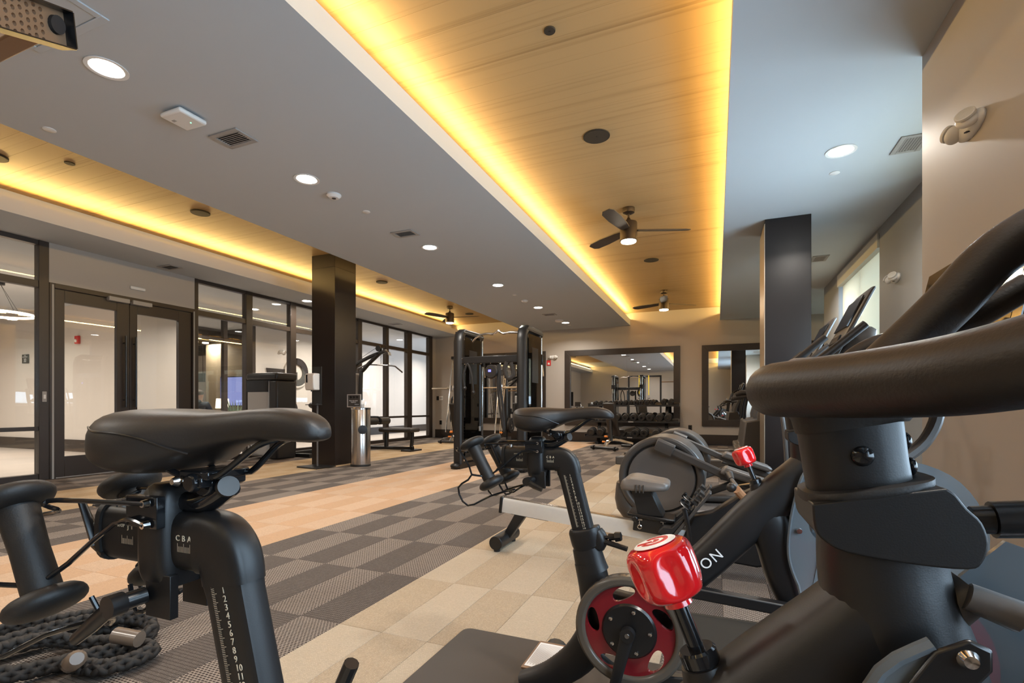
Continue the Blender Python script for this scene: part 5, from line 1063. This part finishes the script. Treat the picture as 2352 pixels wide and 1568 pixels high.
# ================================================================== ROWER
Rw = thing('rowing_machine', 'rowing machine with silver rail and grey seat behind the second bike', 'rowing machine', (0, 2.98, 0))
t = MB(); t.loft([[(x, y, z + dz) for y, dz in ((-.030, -.046), (.030, -.046), (.030, .030), (.024, .046), (-.024, .046), (-.030, .030))] for x, z in ((-1.285, .272), (.02, .147))]); rail = t.build('monorail', 'aluminium', Rw, ang=.4)
t = MB(); t.loft([[(x, y, z + dz) for y, dz in ((-.018, .046), (.018, .046), (.018, .049), (-.018, .049))] for x, z in ((-1.28, .272), (.02, .147))]); t.build('rail_strip', 'brushed_steel', rail)
t = MB(); t.box((-1.292, 0, .272), (.022, .072, .108), (0, R(6), 0)); t.build('end_cap', 'black_satin', rail, bev=.006)
t = MB(); t.loft([[(x, y, z) for y in (-.028, .028) for x in ((x0, x1) if y < 0 else (x1, x0))] for x0, x1, z in ((-1.29, -1.23, .06), (-1.20, -1.12, .215))]); t.box((-1.10, 0, .210), (.26, .05, .015), (0, R(5.5), 0)); t.build('rear_leg', 'black_powder', Rw, bev=.006)
t = MB(); t.cyl((-1.275, -.155, .055), (-1.275, .155, .055), .044, None, 20); f = t.build('rear_foot', 'black_powder', Rw, bev=.004)
for y in (-.13, .13): t = MB(); t.cyl((-1.275, y, 0), (-1.275, y, .03), .02, None, 12); t.build('foot_pad', 'black_rubber', f)
t = MB(); ys = [-.15, -.14, -.09, 0, .09, .14, .15]; secs = []
for (x, w, zt, zb) in ((-.515, .11, .468, .43), (-.495, .14, .497, .425), (-.45, .152, .512, .425), (-.38, .150, .500, .425), (-.30, .145, .487, .428), (-.262, .135, .485, .432), (-.245, .11, .468, .437)):
    sec = [(x, -w, zb), (x, -w, zb + .02), (x, -w * .9, zt), (x, -w * .5, zt + .003), (x, -w * .18, zt - .012), (x, w * .18, zt - .012), (x, w * .5, zt + .003), (x, w * .9, zt), (x, w, zb + .02), (x, w, zb)]; secs.append(sec)
t.loft(secs); seat = t.build('seat', 'pad_grey', Rw, ang=.9, sub=1)
t = MB()
for x in (-.415, -.395, -.375): t.box((x, -.150, .450), (.006, .008, .045))
t.build('seat_groove', 'grey_plastic', seat)
t = MB(); t.loft([[(x0, -.07, z), (x1, -.07, z), (x1, .07, z), (x0, .07, z)] for x0, x1, z in ((-.455, -.345, .432), (-.415, -.275, .285))]); t.build('seat_post', 'black_powder', Rw, bev=.005)
t = MB(); t.box((-.345, 0, .278), (.26, .17, .022), (0, R(5.5), 0))
for s in (-1, 1): t.box((-.335, s * .055, .228), (.215, .028, .085), (0, R(5.5), 0)); t.cyl((-.43, s * .055, .265), (-.43, s * .09, .265), .018, None, 12)
cg = t.build('seat_carriage', 'black_satin', Rw, bev=.006)
for x in (-.405, -.275):
    t = MB(); t.box((x, -.074, .262), (.030, .006, .010)); t.tube([(x, -.075, .262), (x, -.078, .235)], .004, 8); t.loft([[(x + (.0105 + .003 * math.cos(a)) * math.cos(2 * math.pi * i / 14), -.078 + .003 * math.sin(a), .222 + (.0105 + .003 * math.cos(a)) * math.sin(2 * math.pi * i / 14)) for a in (0, 2.1, 4.2)] for i in range(14)], False, 0, True); t.build('pin_ring', 'chrome', cg)
t = MB(); t.prism([(-.21, .085), (-.12, .30), (-.02, .33), (.12, .435), (.34, .56), (.44, .52), (.40, .10), (.20, .05)], -.045, .045); hb = t.build('main_body', 'black_powder', Rw, bev=.012)
t = MB(); t.lathe([(0, -.09), (.24, -.085), (.275, -.05), (.275, .05), (.24, .085), (0, .09)], (.58, 0, .40), 'Y', 40); t.build('flywheel_cage', 'grey_plastic', Rw)
t = MB(); t.tube([(.62, -.22, .03), (.62, .22, .03)], .03, 10); t.tube([(.3, 0, .08), (.62, 0, .04)], .035, 8); t.build('front_foot', 'black_powder', Rw)
for s in (-1, 1):
    y = s * .115; t = MB(); sl = Vector((.225, 0, .30)).normalized(); a = Vector((-.225, y, .175)); nn = Vector((-sl.z, 0, sl.x))
    def q(u_, v_, dy): return a + sl * u_ + nn * v_ + Vector((0, dy, 0))
    t.loft([[q(u_, 0, -.05), q(u_, 0, .05), q(u_, .018, .05), q(u_, .018, -.05)] for u_ in (0, .34)]); ft = t.build('foot_stretcher', 'grey_plastic', Rw, bev=.004)
    t = MB(); t.loft([[q(u_, .018, -.045), q(u_, .018, .045), q(u_, h_, .045), q(u_, h_, -.045)] for u_, h_ in ((-.01, .085), (.03, .085), (.06, .045), (.16, .032), (.22, .03))]); t.build('heel_cup', 'black_rubber', ft, bev=.006)
    for u_ in (.24, .27, .30): t = MB(); t.loft([[q(u_ + du, .018, -.04), q(u_ + du, .018, .04), q(u_ + du, .05, .04), q(u_ + du, .05, -.04)] for du in (0, .012)]); t.build('toe_ridge', 'black_rubber', ft)
    t = MB(); t.tube([q(.20, .02, -.055), q(.20, .075, -.04), q(.205, .085, 0), q(.20, .075, .04), q(.20, .02, .055)], .003, 6, ry=.014, sm=3); t.tube([q(.19, .06, -.055), q(.12, -.02, -.06), q(.03, -.10, -.055)], .003, 6, ry=.012, sm=3); t.build('foot_strap', 'black_satin', ft)
    t = MB(); c_ = q(.205, .088, -.02 * s); t.box(c_, (.03, .03, .018), (0, R(-53), 0)); t.build('strap_buckle', 'black_gloss', ft, bev=.002)
hd = MB(); hd.tube([(.075, -.24, .50), (.085, -.12, .485), (.10, 0, .475), (.085, .12, .485), (.075, .24, .50)], .012, 10, sm=3); H = hd.build('pull_handle', 'mid_grey', Rw)
for s in (-1, 1): t = MB(); t.tube([(.072, s * .255, .502), (.082, s * .14, .487)], [.022, .016], 12); t.ell((.070, s * .262, .504), (.024, .024, .024), 12, 8); t.build('grip', 'foam_grip', H)
t = MB(); t.tube([(.10, 0, .475), (.30, 0, .52)], .006, 6); t.build('pull_chain', 'chrome', H); t = MB(); t.tube([(.10, -.09, .47), (.13, -.05, .43), (.16, -.03, .40)], .022, 10, sm=3); t.build('handle_cradle', 'terracotta', Rw)
# monitor arm
t = MB(); t.tube([(.50, 0, .60), (.45, 0, .85), (.40, 0, .98)], .02, 8, sm=3); t.box((.37, 0, 1.02), (.03, .16, .13), (0, R(15), 0)); t.build('monitor_arm', 'grey_plastic', Rw, bev=.004)
# ================================================================== BATTLE ROPE
rope = thing('battle_rope', 'thick black braided battle rope coiled on the carpet', 'rope', (0, 0, 0))
pts = [(-2.66, 1.02, .03), (-2.60, 1.10, .03), (-2.52, 1.19, .03), (-2.42, 1.30, .03), (-2.30, 1.38, .03), (-2.16, 1.385, .032), (-2.06, 1.33, .034), (-2.10, 1.22, .034), (-2.24, 1.10, .034), (-2.30, .98, .034), (-2.35, .86, .032), (-2.35, .74, .03), (-2.28, .67, .032), (-2.21, .74, .055), (-2.20, .88, .085), (-2.18, 1.02, .088), (-2.10, 1.16, .088), (-2.00, 1.27, .075), (-1.90, 1.31, .05), (-1.83, 1.27, .032), (-1.88, 1.20, .032), (-1.98, 1.10, .045), (-2.06, 1.00, .088), (-2.12, .88, .088), (-2.06, .80, .07), (-1.96, .84, .045), (-1.90, .95, .034), (-1.84, 1.06, .032), (-1.76, 1.15, .032), (-1.68, 1.19, .034), (-1.60, 1.17, .036), (-1.585, 1.09, .036), (-1.64, 1.02, .034), (-1.73, 1.00, .034), (-1.80, .985, .036), (-1.74, .955, .06), (-1.66, .93, .088)]
pts = [(-1.86 + (x + 1.585) * .70, y * .89 + .11, z) for x, y, z in pts]; pp = smooth(pts, 22); fr = frames(pp); RR = .026; t = MB(); s_len = 0
D = [0]
for i in range(1, len(pp)): D.append(D[-1] + (pp[i] - pp[i - 1]).length)
for k in range(6):
    path = []; sg = 1 if k % 2 == 0 else -1
    for i, (p, tt, a, b) in enumerate(fr):
        th = sg * D[i] / .115 * 2 * math.pi + (k // 2) * 2 * math.pi / 3; rad = RR * (.56 + .14 * sg * math.sin(3 * D[i] / .115 * 2 * math.pi))
        path.append(p + a * (rad * math.cos(th)) + b * (rad * math.sin(th)))
    t.tube(path, RR * .47, 7)
t.build('braid', 'rope_black', rope, ang=1.0)
e = pp[-1]; d = (pp[-1] - pp[-6]).normalized(); t = MB(); t.tube([e - d * .03, e + d * .10, e + d * .115], [.028, .027, .018], 14); t.build('end_sleeve', 'tape', rope)
t = MB(); t.tube([(-1.98, 1.10, .095), (-1.89, 1.125, .085)], [.028, .027], 14); t.build('end_sleeve', 'tape', rope)
# ================================================================== SUSPENSION RIG with drilled boom arm (only its end shows overhead)
G_ = thing('suspension_rig', 'dark steel training rig whose drilled boom end shows below the ceiling', 'rig', (-3.2, .85, 0))
for x in (-.75, .75): t = MB(); t.bx(x - .04, x + .04, -.04, .04, .02, 2.40); t.bx(x - .06, x + .06, -.06, .06, 0, .02); t.build('upright', 'black_powder', G_, bev=.006)
t = MB(); t.bx(-.75, .75, -.04, .04, 2.32, 2.40); t.build('top_beam', 'black_powder', G_, bev=.006)
t = MB(); t.bx(.75, 1.362, -.03, .03, 2.05, 2.10); t.build('stub_beam', 'bronze_panel', G_, bev=.006)
p0 = Vector((1.37, .02, 2.045)); dr = Vector((.342, -.839, -.417)).normalized(); up = Vector((0, 0, 1)); up = (up - dr * up.dot(dr) * .35).normalized(); nr = dr.cross(up).normalized(); t = MB()
def pl(u_, v_, w_): return p0 + dr * u_ + up * v_ + nr * w_
W2 = .050; nseg = 16
def cell(u0, u1, v0, v1, cu, cv, r):
    sq = []; ci = []
    for i in range(nseg):
        a = 2 * math.pi * i / nseg; c_, s_ = math.cos(a), math.sin(a); k_ = 1 / max(abs(c_), abs(s_))
        sq.append(((u0 + u1) / 2 + c_ * k_ * (u1 - u0) / 2, (v0 + v1) / 2 + s_ * k_ * (v1 - v0) / 2)); ci.append((cu + r * c_, cv + r * s_))
    t.loft([[pl(u_, v_, 0) for u_, v_ in sq], [pl(u_, v_, 0) for u_, v_ in ci], [pl(u_, v_, -.010) for u_, v_ in ci], [pl(u_, v_, -.010) for u_, v_ in sq]], False)
cell(0, .070, -W2, W2, .034, .008, .027)
for i in range(11):
    cw = .0225; u0 = .070 + i * cw; nv = 5; h_ = 2 * W2 / nv
    for j in range(nv): v0 = -W2 + j * h_; cell(u0, u0 + cw, v0, v0 + h_, u0 + cw / 2, v0 + h_ / 2 + (.0032 if i % 2 else -.0032), .0064)
pb = t.build('drilled_plate', 'bronze_panel', G_)
t = MB(); t.loft([[pl(u_, v_, w_) for v_, w_ in ((-W2 - .004, .006), (-W2, .006), (-W2, -.04), (-W2 - .004, -.04))] for u_ in (0, .3175)]); t.loft([[pl(u_, v_, w_) for v_, w_ in ((W2 + .004, .006), (W2, .006), (W2, -.04), (W2 + .004, -.04))] for u_ in (0, .3175)]); t.loft([[pl(u_, v_, w_) for v_, w_ in ((-W2, .006), (W2, .006), (W2, -.04), (-W2, -.04))] for u_ in (-.004, 0)]); t.build('plate_flange', 'black_satin', pb)
t = MB(); t.loft([[pl(.034 + .026 * math.cos(a), .008 + .026 * math.sin(a), w_) for a in [2 * math.pi * i / 24 for i in range(24)]] for w_ in (-.006, -.02)]); t.build('rubber_bung', 'speaker_black', pb)
t = MB(); t.loft([[pl(.046 + .009 * math.cos(a), -.006 + .009 * math.sin(a), w_) for a in [2 * math.pi * i / 16 for i in range(16)]] for w_ in (-.003, -.006)]); t.build('pivot_cap', 'tape', pb)
for x in (-.25, .20):
    s = thing('suspension_strap', 'yellow suspension strap hanging from the training rig, %s one' % ('inner' if x > 0 else 'outer'), 'strap', (-3.2 + x, .85, 0), 0, 'yellow suspension straps')
    t = MB(); t.tube([(0, -.045, 2.34), (0, -.045, 2.405), (0, .045, 2.405), (0, .047, 2.3), (0, .03, 1.45)], .002, 6, ry=.02); t.build('webbing', 'yellow_strap', s); t = MB(); t.tube([(-.06, .03, 1.30), (.06, .03, 1.30)], .016, 10); t.tube([(-.06, .03, 1.30), (0, .03, 1.46), (.06, .03, 1.30)], .004, 6); t.build('handle', 'black_rubber', s)
